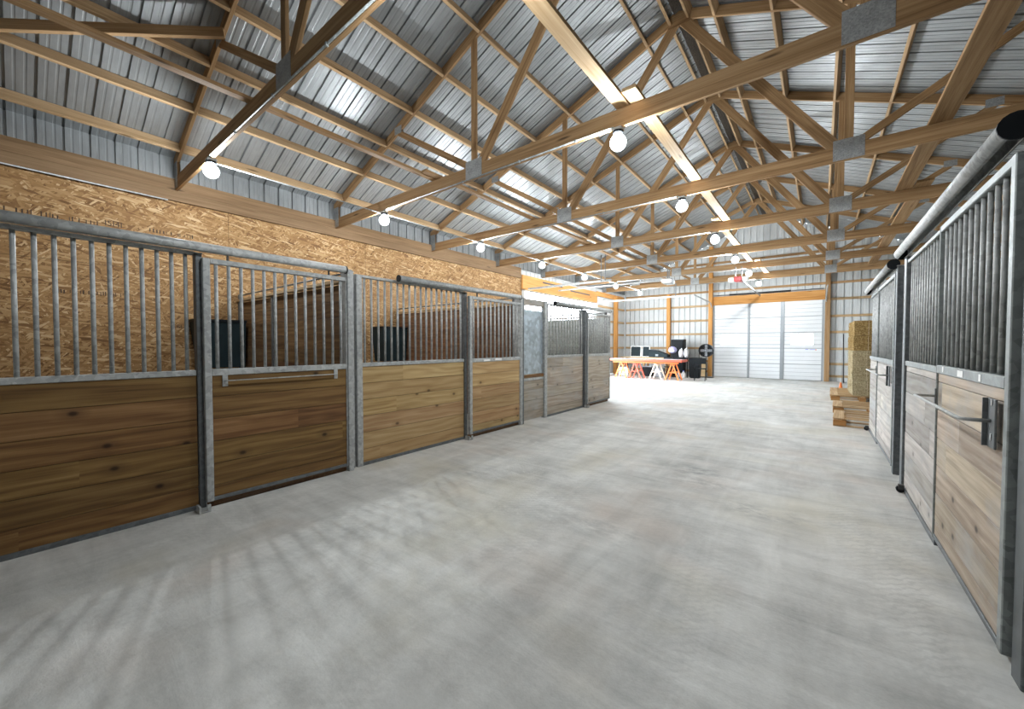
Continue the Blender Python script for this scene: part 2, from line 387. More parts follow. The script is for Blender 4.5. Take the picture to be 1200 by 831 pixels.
# ------------------------------------------------------------------ world, camera
w = bpy.data.worlds.new('sky'); scene.world = w; w.use_nodes = True
bg = w.node_tree.nodes['Background']; bg.inputs[0].default_value = (0.80, 0.90, 1.0, 1); bg.inputs[1].default_value = SKY
cam_d = bpy.data.cameras.new('camera'); cam = bpy.data.objects.new('camera', cam_d); COL.objects.link(cam)
cam_d.sensor_fit = 'HORIZONTAL'; cam_d.sensor_width = 36.0; cam_d.lens = 459.5 / 1200 * 36.0
cam_d.clip_start = 0.05; cam_d.clip_end = 200
cam.location = (0, 0, 1.372)
cam.rotation_euler = (math.radians(90 - 1.468), 0, math.radians(38.093))
scene.camera = cam
scene.view_settings.view_transform = 'Standard'
scene.view_settings.look = 'None'
scene.view_settings.gamma = 1.0
scene.view_settings.use_curve_mapping = False
scene.view_settings.exposure = 0.0
scene.cycles.max_bounces = 6
scene.cycles.diffuse_bounces = 4
scene.cycles.glossy_bounces = 3
scene.cycles.sample_clamp_indirect = 8.0
scene.cycles.caustics_reflective = False
scene.cycles.caustics_refractive = False

# ------------------------------------------------------------------ room shell
def S(o, label): return tag(o, label, None, None, 'structure')
S(obj('floor', bx((WL - 0.05, YB - 0.05, -0.12), (WR + 0.05, YE + 0.05, 0)), M['concrete']), 'grey concrete floor of the barn aisle with dusty marks')
S(obj('ground', bx((-60, -50, -0.4), (50, 70, -0.13)), M['gravel']), 'pale gravel ground outside the barn')

def vsheet(a0, a1, zb, zt, out, axis, at, rh=0.028):
    """ribbed wall sheet. axis 'x': runs along x at y=at; 'y': runs along y at x=at. out = +1/-1 direction of the ribs. zb, zt functions"""
    bm = bmesh.new(); prev = None
    for a, h in rib_profile(a0, a1, rh=rh):
        c = at + out * h
        q = [bm.verts.new((a, c, z) if axis == 'x' else (c, a, z)) for z in (zb(a), zt(a))]
        if prev: bm.faces.new((prev[0], q[0], q[1], prev[1]))
        prev = q
    return bm
# back (far) wall with the overhead door opening
DX0, DX1, DZ = -3.62, 0.12, 3.06
far = vsheet(WL - 0.09, DX0, lambda a: 0, lambda a: steel(a), 1, 'x', YE, 0.05)
for part in (vsheet(DX0, DX1, lambda a: DZ, lambda a: steel(a), 1, 'x', YE, 0.05), vsheet(DX1, WR + 0.02, lambda a: 0, lambda a: steel(a), 1, 'x', YE, 0.05)):
    me = bpy.data.meshes.new('t'); part.to_mesh(me); part.free(); far.from_mesh(me); bpy.data.meshes.remove(me)
WF = S(obj('wall_far', far, M['white_steel']), 'white ribbed steel end wall with timber posts and girts')
# near wall, behind the camera
S(obj('wall_near', vsheet(WL - 0.02, WR + 0.02, lambda a: 0, lambda a: steel(a), -1, 'x', YB), M['grey_steel']), 'ribbed steel end wall behind the camera')
# side walls
LD0, LD1, LDZ = 10.35, 15.42, 3.12
osb = bx((-13.6 / 2, 0, 0), (13.6 / 2, 0.012, 3.53))      # local x along the wall
WO = S(obj('wall_left', osb, M['osb'], None, (WL, YB + 6.78, 0), (0, 0, PI / 2)), 'strand board lining of the long wall behind the stalls')
ls = vsheet(YB, LD0, lambda a: 0, lambda a: 3.80, -1, 'y', WL - 0.06)
for part in (vsheet(LD0, LD1, lambda a: LDZ, lambda a: 3.80, -1, 'y', WL - 0.06), vsheet(LD1, YE, lambda a: 0, lambda a: 3.80, -1, 'y', WL - 0.06)):
    me = bpy.data.meshes.new('t'); part.to_mesh(me); part.free(); ls.from_mesh(me); bpy.data.meshes.remove(me)
WLS = S(obj('wall_left', ls, M['white_steel']), 'white ribbed steel outer wall with the open doorway')
WRS = S(obj('wall_right', vsheet(YB, YE, lambda a: 0, lambda a: 3.80, 1, 'y', WR), M['grey_steel']), 'grey ribbed steel wall behind the stall row with the hay')

# roof: two slopes of ribbed steel with the purlins nailed under them
PX = [7.245 - 0.712 * i for i in range(8)]                     # distances from origin of the left slope
def roof_sheet(side):
    bm = bmesh.new(); prev = None
    xe = XC + side * (HALF + 0.62); xr = XC + side * 0.08
    nx, nz = side * SL / NRM, 1 / NRM
    for a, h in rib_profile(YB, YE + 0.02):
        q = []
        for x in (xe, xr):
            q.append(bm.verts.new((x + nx * h, a, steel(x) + nz * h)))
        if prev: bm.faces.new((prev[0], q[0], q[1], prev[1]))
        prev = q
    return bm
for side, nm, lab in ((-1, 'ceiling', 'galvanised ribbed steel roof slope with purlins above the strand board wall'), (1, 'ceiling', 'galvanised ribbed steel roof slope with purlins above the stall row beside the hay')):
    C = S(obj(nm, roof_sheet(side), M['roof_steel']), lab)
    up = Vector((side * SL, 0, 1)).normalized()
    offs = [abs(-7.245 + 0.712 * i - XC) for i in range(8)] + [0.125]
    for k in range(0, 8):
        y0 = TY(k) + 0.02 if k > 0 else YB + 0.01
        y1 = TY(k + 1) - 0.02 if k < 7 else YE - 0.16
        for o_ in offs:
            x = XC + side * o_
            p = Vector((x, 0, roof(x))) + up * (PD / 2)
            beam('purlin', (p.x, y0, p.z), (p.x, y1, p.z), 0.040, PD - 0.002, M['purlin_lumber'], C, up)
    es = vsheet(YB, YE, lambda a: 3.80, lambda a: steel(WL) - 0.004, -1 if side < 0 else 1, 'y', (WL - 0.015) if side < 0 else (WR - 0.015))
    obj('added_eave_sheet', es, M['roof_steel'], C)  # upright sheet added so lamp light reaches the eave as on the roof
    if side == -1:
        vb = bmesh.new(); prism(vb, [(XC - 0.085, steel(XC - 0.085) - 0.002), (XC, steel(XC) + 0.03), (XC + 0.085, steel(XC + 0.085) - 0.002), (XC + 0.085, steel(XC + 0.085) + 0.02), (XC, steel(XC) + 0.06), (XC - 0.085, steel(XC - 0.085) + 0.02)], YB, YE)
        obj('ridge_vent', vb, M['mesh_vent'], C)

for side, nm in ((-1, 'trim_4'), (1, 'trim_5')):
    xw = XC + side * (HALF + 0.03); xo_ = XC + side * (HALF + 0.62)
    t = thing(nm, 'added closed eave outside the long wall, blocking daylight', None, kind='structure')  # unseen eave boxing added to shut daylight out under the roof
    obj('blocking_soffit', bx((min(xw, xo_), YB, 3.765), (max(xw, xo_), YE, 3.78)), M['white_steel'], t)
    obj('blocking_fascia', bx((min(xo_, xo_ + side * 0.03), YB, 3.765), (max(xo_, xo_ + side * 0.03), YE, steel(xo_) + 0.03)), M['grey_lumber'], t)
    for ye in (YB, YE): 
        bm = bmesh.new(); prism(bm, [(xw, 3.78), (xo_, 3.78), (xo_, steel(xo_)), (xw, steel(xw))], ye - 0.01, ye + 0.01); obj('blocking_end', bm, M['white_steel'], t)
# eave headers
h = thing('trim_1', 'double timber header along the top of the strand board wall', None, (WL + 0.012, 0, 0), kind='structure')
beam('header_board', (0.019, YB + 0.05, 3.565), (0.019, 10.1, 3.565), 0.038, 0.14, M['grey_lumber'], h)
beam('header_board', (0.009, YB + 0.05, 3.73), (0.009, 10.1, 3.73), 0.03, 0.18, M['grey_lumber'], h)
cb = tb([(0.05, YB + 0.1, 3.482), (0.05, 1.45, 3.482)], 0.010, 8); obj('conduit', cb, M['galv'], h)
h = thing('trim_2', 'orange timber header over the open side doorway', None, (WL, 0, 0), kind='structure')
beam('header_board', (0.03, LD0 - 0.2, 3.385), (0.03, LD1 + 0.1, 3.385), 0.06, 0.45, M['orange_lumber'], h)
for yy in (LD0 - 0.06, LD1 + 0.06): beam('jamb', (0.0, yy, 0), (0.0, yy, 3.12), 0.14, 0.11, M['white'], h, (0, 1, 0))
beam('header_board', (0.02, LD1 + 0.12, 3.56), (0.02, YE - 0.2, 3.56), 0.04, 0.2, M['orange_lumber'], h)
for yy in (YB + 0.5, 11.7, 13.9): 
    pass
# short dark offcuts nailed to the orange header
for ya, yb, z in ((11.3, 12.6, 3.50), (13.2, 14.8, 3.42)): beam('iron_strap', (0.07, ya, z), (0.07, yb, z - 0.01), 0.012, 0.05, M['dark_iron'], h)

# posts and girts of the far wall and of the side wall beyond the doorway
for x in (-5.46, -3.71, 0.22):
    zt = roof(x) - 0.02
    beam('post', (x, YE - 0.115, 0), (x, YE - 0.115, min(zt, ZC - 0.01) if x < -4 else zt), 0.15, 0.15, M['orange_lumber'] if x < 0 else M['lumber'], WF, (0, 1, 0))
for z in (0.20, 0.65, 1.21, 1.83, 2.42, 3.05, 3.65, 4.25, 4.85, 5.45):
    xa = WL + 0.06 if z < 3.9 else XC - (ZA - z) / SL + 0.1
    xb = WR - 0.06 if z < 3.9 else XC + (ZA - z) / SL - 0.1
    segs = [(xa, DX0 - 0.17), (DX1 + 0.18, xb)] if z < 3.2 else [(xa, xb)]
    for a, b in segs: beam('girt', (a, YE - 0.021, z), (b, YE - 0.021, z), 0.036, 0.09, M['pale_lumber'] if z < 3.2 else M['lumber'], WF)
for z in (0.65, 1.21, 1.83, 2.42, 3.05): beam('girt', (WL - 0.035, LD1 + 0.15, z), (WL - 0.035, YE - 0.05, z), 0.036, 0.09, M['pale_lumber'], WLS)
beam('post', (WL + 0.07, 17.45, 0), (WL + 0.07, 17.45, 3.6), 0.17, 0.15, M['orange_lumber'], WLS, (0, 1, 0))
# header over the far door
h = thing('trim_3', 'orange timber header above the white overhead door', None, (0, YE - 0.06, 0), kind='structure')
beam('header_board', (DX0 - 0.02, 0, 3.225), (DX1 + 0.02, 0, 3.225), 0.06, 0.36, M['orange_lumber'], h)

# ------------------------------------------------------------------ the far overhead door
D = thing('door_1', 'white sectional overhead door in the far wall', None, (0, YE - 0.04, 0), kind='structure')
zs = [0.0, 0.612, 1.226, 1.84, 2.45, 3.05]
wins = [(-3.30, -2.64, 1.36, 1.76), (-0.86, -0.19, 1.36, 1.79)]
def section(z0, z1, holes):
    bm = bmesh.new()
    xs = sorted({DX0, DX1, *[v for h_ in holes for v in h_[:2]]})
    zl = sorted({z0, z1, *[v for h_ in holes for v in h_[2:]], *[z0 + (z1 - z0) * q for q in (0.25, 0.5, 0.75)]})
    for a, b in zip(xs, xs[1:]):
        for c, d in zip(zl, zl[1:]):
            if any(h_[0] <= (a + b) / 2 <= h_[1] and h_[2] <= (c + d) / 2 <= h_[3] for h_ in holes): continue
            solid = d - c > 0.03
            box(bm, (a, -0.004, c), (b, 0.02, d), 0, 1)
            box(bm, (a, -0.026, c + (0.012 if abs(c - z0) < 1e-6 else 0.004)), (b, -0.0035, d - (0.012 if abs(d - z1) < 1e-6 else 0.004)), 0.003)
    return bm
for i in range(5):
    hs = [h_ for h_ in wins] if i == 2 else []
    if i == 2: hs = [(a, b, 1.36, 1.77) for a, b, _, _ in wins]
    obj('door_section', section(zs[i], zs[i + 1], hs), [M['door_white'], M['stile_grey']], D)
for a, b, _, _ in wins:
    fr = bmesh.new()
    for lo, hi in (((a - 0.03, -0.03, 1.33), (b + 0.03, -0.02, 1.36)), ((a - 0.03, -0.03, 1.77), (b + 0.03, -0.02, 1.80)), ((a - 0.03, -0.03, 1.36), (a, -0.02, 1.77)), ((b, -0.03, 1.36), (b + 0.03, -0.02, 1.77))): box(fr, lo, hi)
    f_ = obj('window', fr, M['white'], D)
    obj('pane', bx((a, -0.004, 1.36), (b, 0.004, 1.77)), M['glass'], f_)
for xa, xb in ((DX0, DX0 + 0.06), (-2.33, -2.25), (-1.22, -1.09), (DX1 - 0.06, DX1)):
    bm = bmesh.new()
    for i in range(5): box(bm, (xa, -0.048, zs[i] + 0.01), (xb, -0.027, zs[i + 1] - 0.01), 0.004)
    obj('stile', bm, M['stile_grey'] if xa not in (-1.22,) else M['stile_grey'], D)
bm = bmesh.new(); tube(bm, [(-3.0, -0.10, 3.45), (-0.9, -0.10, 3.45)], 0.03, 10); obj('torsion_spring', bm, M['dark_iron'], D)
bm = bmesh.new(); tube(bm, [(-3.6, -0.10, 3.45), (0.1, -0.10, 3.45)], 0.012, 8); obj('spring_shaft', bm, M['galv_dark'], D)
for x in (DX0 - 0.05, DX1 + 0.05):
    pts = [(x, -0.07, 0.05), (x, -0.07, 2.75)] + [(x, -0.07 - 0.4 * (1 - math.cos(t)), 2.75 + 0.4 * math.sin(t)) for t in (0.4, 0.8, 1.2, 1.57)] + [(x, -3.1, 3.2)]
    obj('track', tb(pts, 0.022, 8), M['galv'], D)
obj('bottom_seal', bx((DX0, -0.02, 0.0), (DX1, 0.02, 0.006)), M['black'], D)
s_ = bmesh.new(); box(s_, (-0.42, -0.0275, 1.175), (-0.33, -0.0262, 1.195)); box(s_, (-0.29, -0.0275, 1.175), (-0.12, -0.0262, 1.19)); 
st = obj('sticker', s_, M['blue'], D); st['label'] = 'small blue sticker on white door'
obj('sticker_dot', bx((-0.12, -0.0275, 1.15), (-0.085, -0.0262, 1.19)), M['orange'], st)

# ------------------------------------------------------------------ roof trusses
def make_truss():
    t = thing('roof_truss', '', 'truss', (0, TY(1), ZC))
    W = 0.038
    CH = 0.19
    xl, xr = XC - HALF, XC + HALF
    TCD = 0.139
    def rz(x): return roof(x) - ZC
    beam('bottom_chord', (xl + 0.02, 0, CH / 2), (xr - 0.02, 0, CH / 2), W, CH, M['lumber'], t)
    for s in (-1, 1):
        up = Vector((s * SL, 0, 1)).normalized()
        a = Vector((XC + s * (HALF + 0.12), 0, rz(XC + s * (HALF + 0.12)))) + up * (TCD / 2)
        b = Vector((XC + s * 0.03, 0, rz(XC + s * 0.03))) + up * (TCD / 2)
        beam('top_chord', a, b, W, TCD, M['lumber'], t, up)
        xp = XC + s * 2.02
        xo = XC + s * 3.72
        W2 = W * 0.96
        beam('apex_web', (XC + s * 0.06, 0, rz(XC + s * 0.06) - 0.02), (xp - s * 0.12, 0, CH - 0.01), W2, 0.14, M['lumber'], t, (s, 0, 1))
        beam('vertical_web', (xp + s * 0.0, 0, CH - 0.02), (xp + s * 0.0, 0, rz(xp) + 0.02), W2, 0.09, M['lumber'], t, (1, 0, 0))
        beam('outer_web', (xp + s * 0.08, 0, CH - 0.0), (xo, 0, rz(xo) + 0.0), W2, 0.09, M['lumber'], t, (0, 0, 1))
        xh = XC + s * (HALF - 0.07)
        beam('heel_post', (xh, 0, CH - 0.01), (xh, 0, rz(xh) + 0.015), W2, 0.14, M['lumber'], t, (1, 0, 0))
        for f in (-1, 1):
            y0, y1 = (-W / 2 - 0.003, -W / 2 + 0.0005) if f < 0 else (W / 2 - 0.0005, W / 2 + 0.003)
            obj('gusset_plate', bx((xp - 0.15, y0, 0.012), (xp + 0.15, y1, 0.265)), M['plate'], t)
            obj('gusset_plate', bx((xo - 0.09, y0, rz(xo) - 0.02), (xo + 0.09, y1, rz(xo) + 0.10)), M['plate'], t)
            bm = bmesh.new(); prism(bm, [(xh - 0.09, 0.02), (xh + 0.09, 0.02), (xh + 0.09, rz(xh) + 0.03), (xh - 0.09, rz(xh) + 0.03)], y0, y1); obj('gusset_plate', bm, M['plate'], t)
    for f in (-1, 1):
        y0, y1 = (-W / 2 - 0.003, -W / 2 + 0.0005) if f < 0 else (W / 2 - 0.0005, W / 2 + 0.003)
        bm = bmesh.new(); prism(bm, [(XC - 0.16, rz(XC) - 0.10), (XC + 0.16, rz(XC) - 0.10), (XC + 0.16, rz(XC) + 0.05), (XC, rz(XC) + 0.12), (XC - 0.16, rz(XC) + 0.05)], y0, y1); obj('gusset_plate', bm, M['lumber'], t)
    return t
T1 = make_truss()
TRL = ['', 'timber roof truss nearest the camera, cut off by the top of the picture', 'second timber roof truss from the camera',
       'third timber roof truss from the camera', 'fourth timber roof truss from the camera', 'fifth timber roof truss from the camera', 'sixth timber roof truss from the camera', 'timber roof truss closest to the white end wall']
for k in range(1, 8):
    t = T1 if k == 1 else copy_tree(T1)
    t.location = (0, TY(k), ZC); tag(t, TRL[k], 'truss', 'timber roof trusses')

# ------------------------------------------------------------------ lateral braces lying on the bottom chords
def brace(x0, y0, y1, wd, label, dz=0.0, mat='pale_lumber'):
    o = beam('lateral_brace', (x0, y0, ZC + 0.19 + 0.021 + dz), (x0, y1, ZC + 0.19 + 0.021 + dz), wd, 0.038, M[mat])
    tag(o, label, 'beam', 'braces lying across the truss chords')
brace(-1.655, -1.0, 4.25, 0.14, 'pale board lying across the first two truss chords near mid span')
brace(-1.50, 3.75, 9.3, 0.14, 'pale board lapped beside the first board, lying on the second to fourth trusses')
brace(-1.66, 8.6, 13.9, 0.14, 'pale board lying on the chords of the fourth to sixth trusses')
brace(-1.48, 13.5, 16.4, 0.14, 'short pale board lying on the chords of the two farthest trusses')
brace(-4.62, -1.0, 4.3, 0.09, 'narrow board on the first two truss chords, on the side of the strand board wall', 0, 'lumber')
brace(-4.51, 3.7, 9.2, 0.09, 'narrow board lapped on at the second truss, on the side of the strand board wall', 0, 'lumber')
brace(-4.63, 8.6, 16.5, 0.09, 'narrow board on the far truss chords, on the side of the strand board wall', 0, 'lumber')
brace(1.02, 2.6, 9.2, 0.19, 'wide board lying across the truss chords above the stall row beside the hay', 0, 'lumber')
brace(1.23, 8.6, 16.5, 0.19, 'wide board on the far truss chords above the stall row beside the hay', 0, 'lumber')
up = Vector((-SL, 0, 1)).normalized()
o = beam('roof_brace', Vector((-5.27, 1.53, 4.93 - 0.095)), Vector((-7.2, -1.5, roof(-7.2) - 0.085)), 0.038, 0.14, M['lumber'], None, up)
tag(o, 'slanting timber brace running from the nearest truss under the purlins to the corner', 'beam')

# ------------------------------------------------------------------ lamps and conduit
def make_lamp():
    t = thing('ceiling_lamp', '', 'lamp', (0, 0, ZC))
    obj('junction_box', bx((-0.05, -0.05, -0.03), (0.05, 0.05, -0.001), 0.006), M['galv'], t)
    bm = bmesh.new(); lathe(bm, [(0.055, -0.03), (0.058, -0.05), (0.048, -0.062), (0.03, -0.066)], 20); obj('socket', bm, M['black'], t)
    bm = bmesh.new()
    prof = [(0.022, -0.064), (0.03, -0.070)] + [(0.086 * math.sin(a), -0.149 + 0.086 * math.cos(a)) for a in [0.45 + i * (PI - 0.45) / 12 for i in range(13)]]
    lathe(bm, prof, 20); gl = obj('glow_shell', bm, M['glow_shell'], t)  # sphere as wide as the glare, bigger than the bulb itself
    bm = bmesh.new(); bmesh.ops.create_icosphere(bm, subdivisions=2, radius=0.03)
    for v in bm.verts: v.co.z -= 0.149
    obj('light_core', bm, M['bulb'], gl)
    return t
L0 = make_lamp(); first = True
for k in range(1, 8):
    for row, x, txt in (('a', -5.93, 'stalls'), ('b', -1.71, 'aisle')):
        l = L0 if first else copy_tree(L0); first = False
        l.location = (x, TY(k), ZC)
        tag(l, f"glowing lamp under the {'nearest' if k == 1 else ORD[k]} truss{' from the camera' if k > 1 else ''}, in the row over the {txt}", 'lamp', 'lamps under the truss chords')
for k in range(1, 8):
    y = TY(k) - 0.028
    bm = bmesh.new(); tube(bm, [(-5.90, y, ZC + 0.010), (-1.75, y, ZC + 0.010)], 0.009, 8)
    for x in (-5.0, -4.0, -3.0, -2.2): box(bm, (x - 0.012, y - 0.013, ZC - 0.004), (x + 0.012, y + 0.012, ZC + 0.024), 0.003)
    tag(obj('electrical_conduit', bm, M['galv_dimmed']), f"thin conduit along the chord of the {'nearest' if k == 1 else ORD[k]} truss{' from the camera' if k > 1 else ''}", 'conduit', 'conduits on the truss chords')
tag(obj('electrical_conduit', tb([(-5.99, 1.60, ZC - 0.016), (-5.99, TY(7), ZC - 0.016)], 0.0095, 8), M['galv_dimmed']), 'long pale conduit linking the row of lamps over the stalls from truss to truss', 'conduit')

# ------------------------------------------------------------------ stall fronts
FRONT = {'L': lambda y: ((XL, y, 0), (0, 0, PI / 2)), 'R': lambda y: ((XR, y, 0), (0, 0, -PI / 2))}
def planks(x0, x1, z0, z1, y0, y1, ph=0.187):
    bm = bmesh.new(); z = z0
    k = math.floor(z0 / ph) + 1
    while z < z1 - 1e-4:
        zn = min(k * ph, z1); k += 1
        if zn - z > 0.012: box(bm, (x0, y0 + random.uniform(0, 0.003), z + 0.0012), (x1, y1, zn - 0.0012), 0.003)
        z = zn
    return bm
def bars(parent, xs, z0, z1, y, r=0.0135, mat='galv'):
    for x in xs: obj('bar', tb([(x, y, z0), (x, y, z1)], r, 10), M[mat], parent)
def spread(a, b, n): return [a + (b - a) * (i + 0.5) / n for i in range(n)]
def stall_panel(side, y, L, label, wood, xs, zm=1.155, zt=2.14, stile0=0.0, stile1=0.0, zb=0.0, label_m=None, top=True):
    """fixed half-barred panel; x from 0 to L, front face at local y=0"""
    G_ = M['galv'] if side == 'L' else M['galv_dimmed']
    loc, rot = FRONT[side](y)
    t = thing('stall_section', label, 'stall front', loc, rot)
    a, b = stile0, L - stile1
    obj('wood_infill', planks(a, b, 0.035, zm - 0.04, 0.004, 0.042), M[wood], t)
    bm = bmesh.new(); box(bm, (a, -0.006, zm - 0.045), (b, 0.052, zm), 0.004); obj('middle_rail', bm, G_, t)
    obj('bottom_rail', bx((a, -0.004, 0.0), (b, 0.050, 0.036), 0.003), M['galv_dark'], t)
    if top: obj('top_rail', bx((a, -0.004, zt - 0.03), (b, 0.05, zt), 0.004), G_, t)
    if stile0: obj('stile', bx((0, -0.008, 0), (stile0, 0.055, zt), 0.004), G_, t)
    if stile1: obj('stile', bx((L - stile1, -0.008, 0), (L, 0.055, zt), 0.004), G_, t)
    bars(t, xs, zm - 0.001, (zt - 0.029) if top else zt, 0.022, 0.0135 if side == 'L' else 0.0105)
    return t
def grab_handle(t, xa, xb, z, yf, out=0.05, r=0.007):
    hd = obj('handle', tb([(xa, yf - 0.004, z), (xa, yf - out + 0.012, z), (xa + 0.012, yf - out, z), (xb - 0.012, yf - out, z), (xb, yf - out + 0.012, z), (xb, yf - 0.004, z)], r, 8), M['galv'], t)
    for x in (xa, xb): obj('handle_bracket', bx((x - 0.02, yf - 0.008, z - 0.05), (x + 0.02, yf, z + 0.05), 0.003), M['galv'], hd)
    return hd
def stall_door(side, y, L, label, wood, n, st0=0.055, st1=0.055, zm=1.165, zt=2.085, zb=0.06, yf=-0.06, handle='bar'):
    G_ = M['galv'] if side == 'L' else M['galv_dimmed']
    loc, rot = FRONT[side](y)
    t = thing('stall_door', label, 'stall door', loc, rot)
    for a, b in ((0, st0), (L - st1, L)):
        if b - a > 0.001: obj('stile', bx((a, yf - 0.006, zb), (b, yf + 0.045, zt), 0.004), G_, t)
    obj('top_rail', bx((st0, yf - 0.004, zt - 0.042), (L - st1, yf + 0.04, zt), 0.004), G_, t)
    obj('middle_rail', bx((st0, yf - 0.006, zm - 0.055), (L - st1, yf + 0.043, zm), 0.004), G_, t)
    obj('bottom_rail', bx((st0, yf - 0.002, zb), (L - st1, yf + 0.04, zb + 0.03), 0.003), M['galv_dark'], t)
    obj('wood_infill', planks(st0, L - st1, zb + 0.03, zm - 0.05, yf + 0.003, yf + 0.037), M[wood], t)
    bars(t, spread(st0, L - st1, n), zm - 0.001, zt - 0.041, yf + 0.02, 0.0135 if side == 'L' else 0.0105)
    for x in (0.18, L - 0.18):
        bm = bmesh.new(); box(bm, (x - 0.006, yf + 0.010, zt), (x + 0.006, yf + 0.028, 2.13)); obj('hanger', bm, M['dark_iron'], t)
    if handle == 'bar': grab_handle(t, 0.14, L - 0.13, zm - 0.10, yf, 0.04, 0.005)
    return t
def stall_post(side, y, w_, label, y0=-0.012, y1=0.07, z1=2.15, mat='galv_dark', foot=False):
    loc, rot = FRONT[side](y)
    t = thing('stall_post', label, 'post', loc, rot)
    obj('shaft', bx((0, y0, 0), (w_, y1, z1), 0.004), M[mat], t)
    obj('cap', bx((-0.004, y0 - 0.004, z1), (w_ + 0.004, y1 + 0.004, z1 + 0.008), 0.002), M['galv'], t)
    if foot:
        bm = bmesh.new(); box(bm, (-0.035, -0.13, 0.0), (0.045, y0 - 0.001, 0.012), 0.002); box(bm, (-0.035, -0.13, 0.012), (-0.02, -0.05, 0.06), 0.002); box(bm, (0.02, -0.13, 0.012), (0.045, -0.115, 0.06), 0.002)
        obj('floor_guide', bm, M['galv'], t)
    return t
def track(side, y, L, label, zc=2.165, yc=-0.055, r=0.038, mat='galv'):
    loc, rot = FRONT[side](y)
    t = thing('sliding_track', label, 'track', loc, rot)
    bm = bmesh.new()
    # round tube with a slot underneath
    seg = 18; g = 0.45; rings = []
    for x in (0, L):
        ring = []
        for rr in (r, r - 0.004):
            ring.append([bm.verts.new((x, yc + rr * math.sin(a), zc - rr * math.cos(a))) for a in [g + (2 * PI - 2 * g) * i / seg for i in range(seg + 1)]])
        rings.append(ring)
    for j in range(2):
        for i in range(seg):
            f = bm.faces.new((rings[0][j][i], rings[0][j][i + 1], rings[1][j][i + 1], rings[1][j][i])); f.smooth = True
    for e in (0, 1):
        for i in range(seg): bm.faces.new((rings[e][0][i], rings[e][0][i + 1], rings[e][1][i + 1], rings[e][1][i]))
    for j in (0, seg): bm.faces.new((rings[0][0][j], rings[0][1][j], rings[1][1][j], rings[1][0][j]))
    obj('tube', bm, M[mat], t)
    for x in (0.0, L):
        bm = bmesh.new(); tube(bm, [(x - 0.006, yc, zc), (x + 0.006, yc, zc)], r + 0.003, 16); obj('end_cap', bm, M['black'], t)
    n = max(2, int(L / 1.2))
    for i in range(n):
        x = 0.12 + (L - 0.24) * i / (n - 1)
        obj('bracket', bx((x - 0.02, yc + r - 0.002, zc - 0.03), (x + 0.02, -0.005, zc + 0.012), 0.002), M['galv'], t)
    return t

def rel(y, lst): return [v - y for v in lst]
# --- row along the strand board wall
p1 = [0.016 + 0.0866 * i for i in range(-12, 11)]
y0 = -1.10
stall_panel('L', y0, 0.935 - y0, 'barred stall front with dark brown boards, nearest by the strand board wall', 'brown_planks', rel(y0, [v for v in p1 if v > y0 + 0.06]), 1.16, 2.135)
stall_post('L', 0.94, 0.045, 'dark steel post at the near edge of the brown sliding stall door', foot=True, mat='galv_dark', z1=2.12)
stall_door('L', 0.975, 1.24, 'brown sliding stall door with a long thin handle', 'brown_planks', 13, 0.05, 0.012, 1.165, 2.085)
track('L', -1.10, 3.31, 'round galvanised door track above the nearest brown stall front')
stall_post('L', 2.222, 0.055, 'galvanised post at the far edge of the brown sliding door, first of a pair', -0.07, 0.07, 2.165, 'galv')
stall_post('L', 2.285, 0.048, 'speckled galvanised post beside the honey coloured panel, second of a pair', 0.0, 0.08, 2.165, 'galv')
stall_panel('L', 2.358, 4.03 - 2.358, 'barred stall front panel with honey coloured boards and dark knots', 'honey_planks', [0.113 + 0.0888 * i for i in range(18)], 1.165, 2.15, stile0=0.07)
tp = stall_post('L', 4.035, 0.05, 'dark steel post between the honey coloured panel and its sliding door', foot=True, z1=2.12)
d2 = stall_door('L', 4.085, 1.225, 'sliding stall door with honey coloured boards, next to the tall blue-grey sheet', 'honey_planks', 12, 0.055, 0.02, 1.165, 2.075, handle=None)
track('L', 2.88, 2.43, 'round galvanised door track over the honey coloured stall door')
stall_post('L', 5.312, 0.05, 'bright steel post between the honey coloured door and a dark post', -0.07, 0.07, 2.165, 'galv')
stall_post('L', 5.374, 0.054, 'dark steel post at the near edge of the tall blue-grey sheet', -0.05, 0.09, 2.165)
# feed section
loc, rot = FRONT['L'](5.432)
fs = thing('feed_section', 'narrow section with a tall blue-grey metal sheet over weathered boards', 'panel', loc, rot)
Lf = 0.68
obj('wood_infill', planks(0.03, Lf, 0.035, 0.73, 0.004, 0.042), M['grey_planks'], fs)
obj('middle_rail', bx((0.0, -0.006, 0.73), (Lf, 0.052, 0.775), 0.004), M['galv'], fs)
obj('ledge', bx((0.0, 0.0, 0.78), (Lf, 0.09, 0.835), 0.004), M['brown_planks'], fs)
obj('metal_sheet', bx((0.0, 0.03, 0.84), (Lf, 0.036, 1.985)), M['galv_sheet'], fs)
obj('header_board', bx((0.0, 0.0, 2.06), (Lf, 0.038, 2.175), 0.003), M['grey_planks'], fs)
obj('stile', bx((0.0, -0.01, 0), (0.03, 0.055, 0.74), 0.004), M['galv'], fs)
stall_post('L', 6.118, 0.09, 'galvanised post between the tall blue-grey sheet and the weathered barred panel', -0.02, 0.06, 2.165, 'galv')
stall_panel('L', 6.212, 7.655 - 6.212, 'barred stall front with weathered grey-brown boards, beyond the tall metal sheet', 'grey_planks', [0.065 + 0.1125 * i for i in range(13)], 1.165, 2.15)
stall_post('L', 7.665, 0.085, 'dark steel post between the weathered panel and the last sliding door', -0.05, 0.09, 2.112, foot=True)
stall_door('L', 7.755, 1.165, 'sliding stall door with weathered boards at the far end of the long row', 'grey_planks', 13, 0.03, 0.03, 1.165, 2.075, handle=None)
track('L', 6.42, 2.50, 'round galvanised door track over the weathered stall front at the far end')
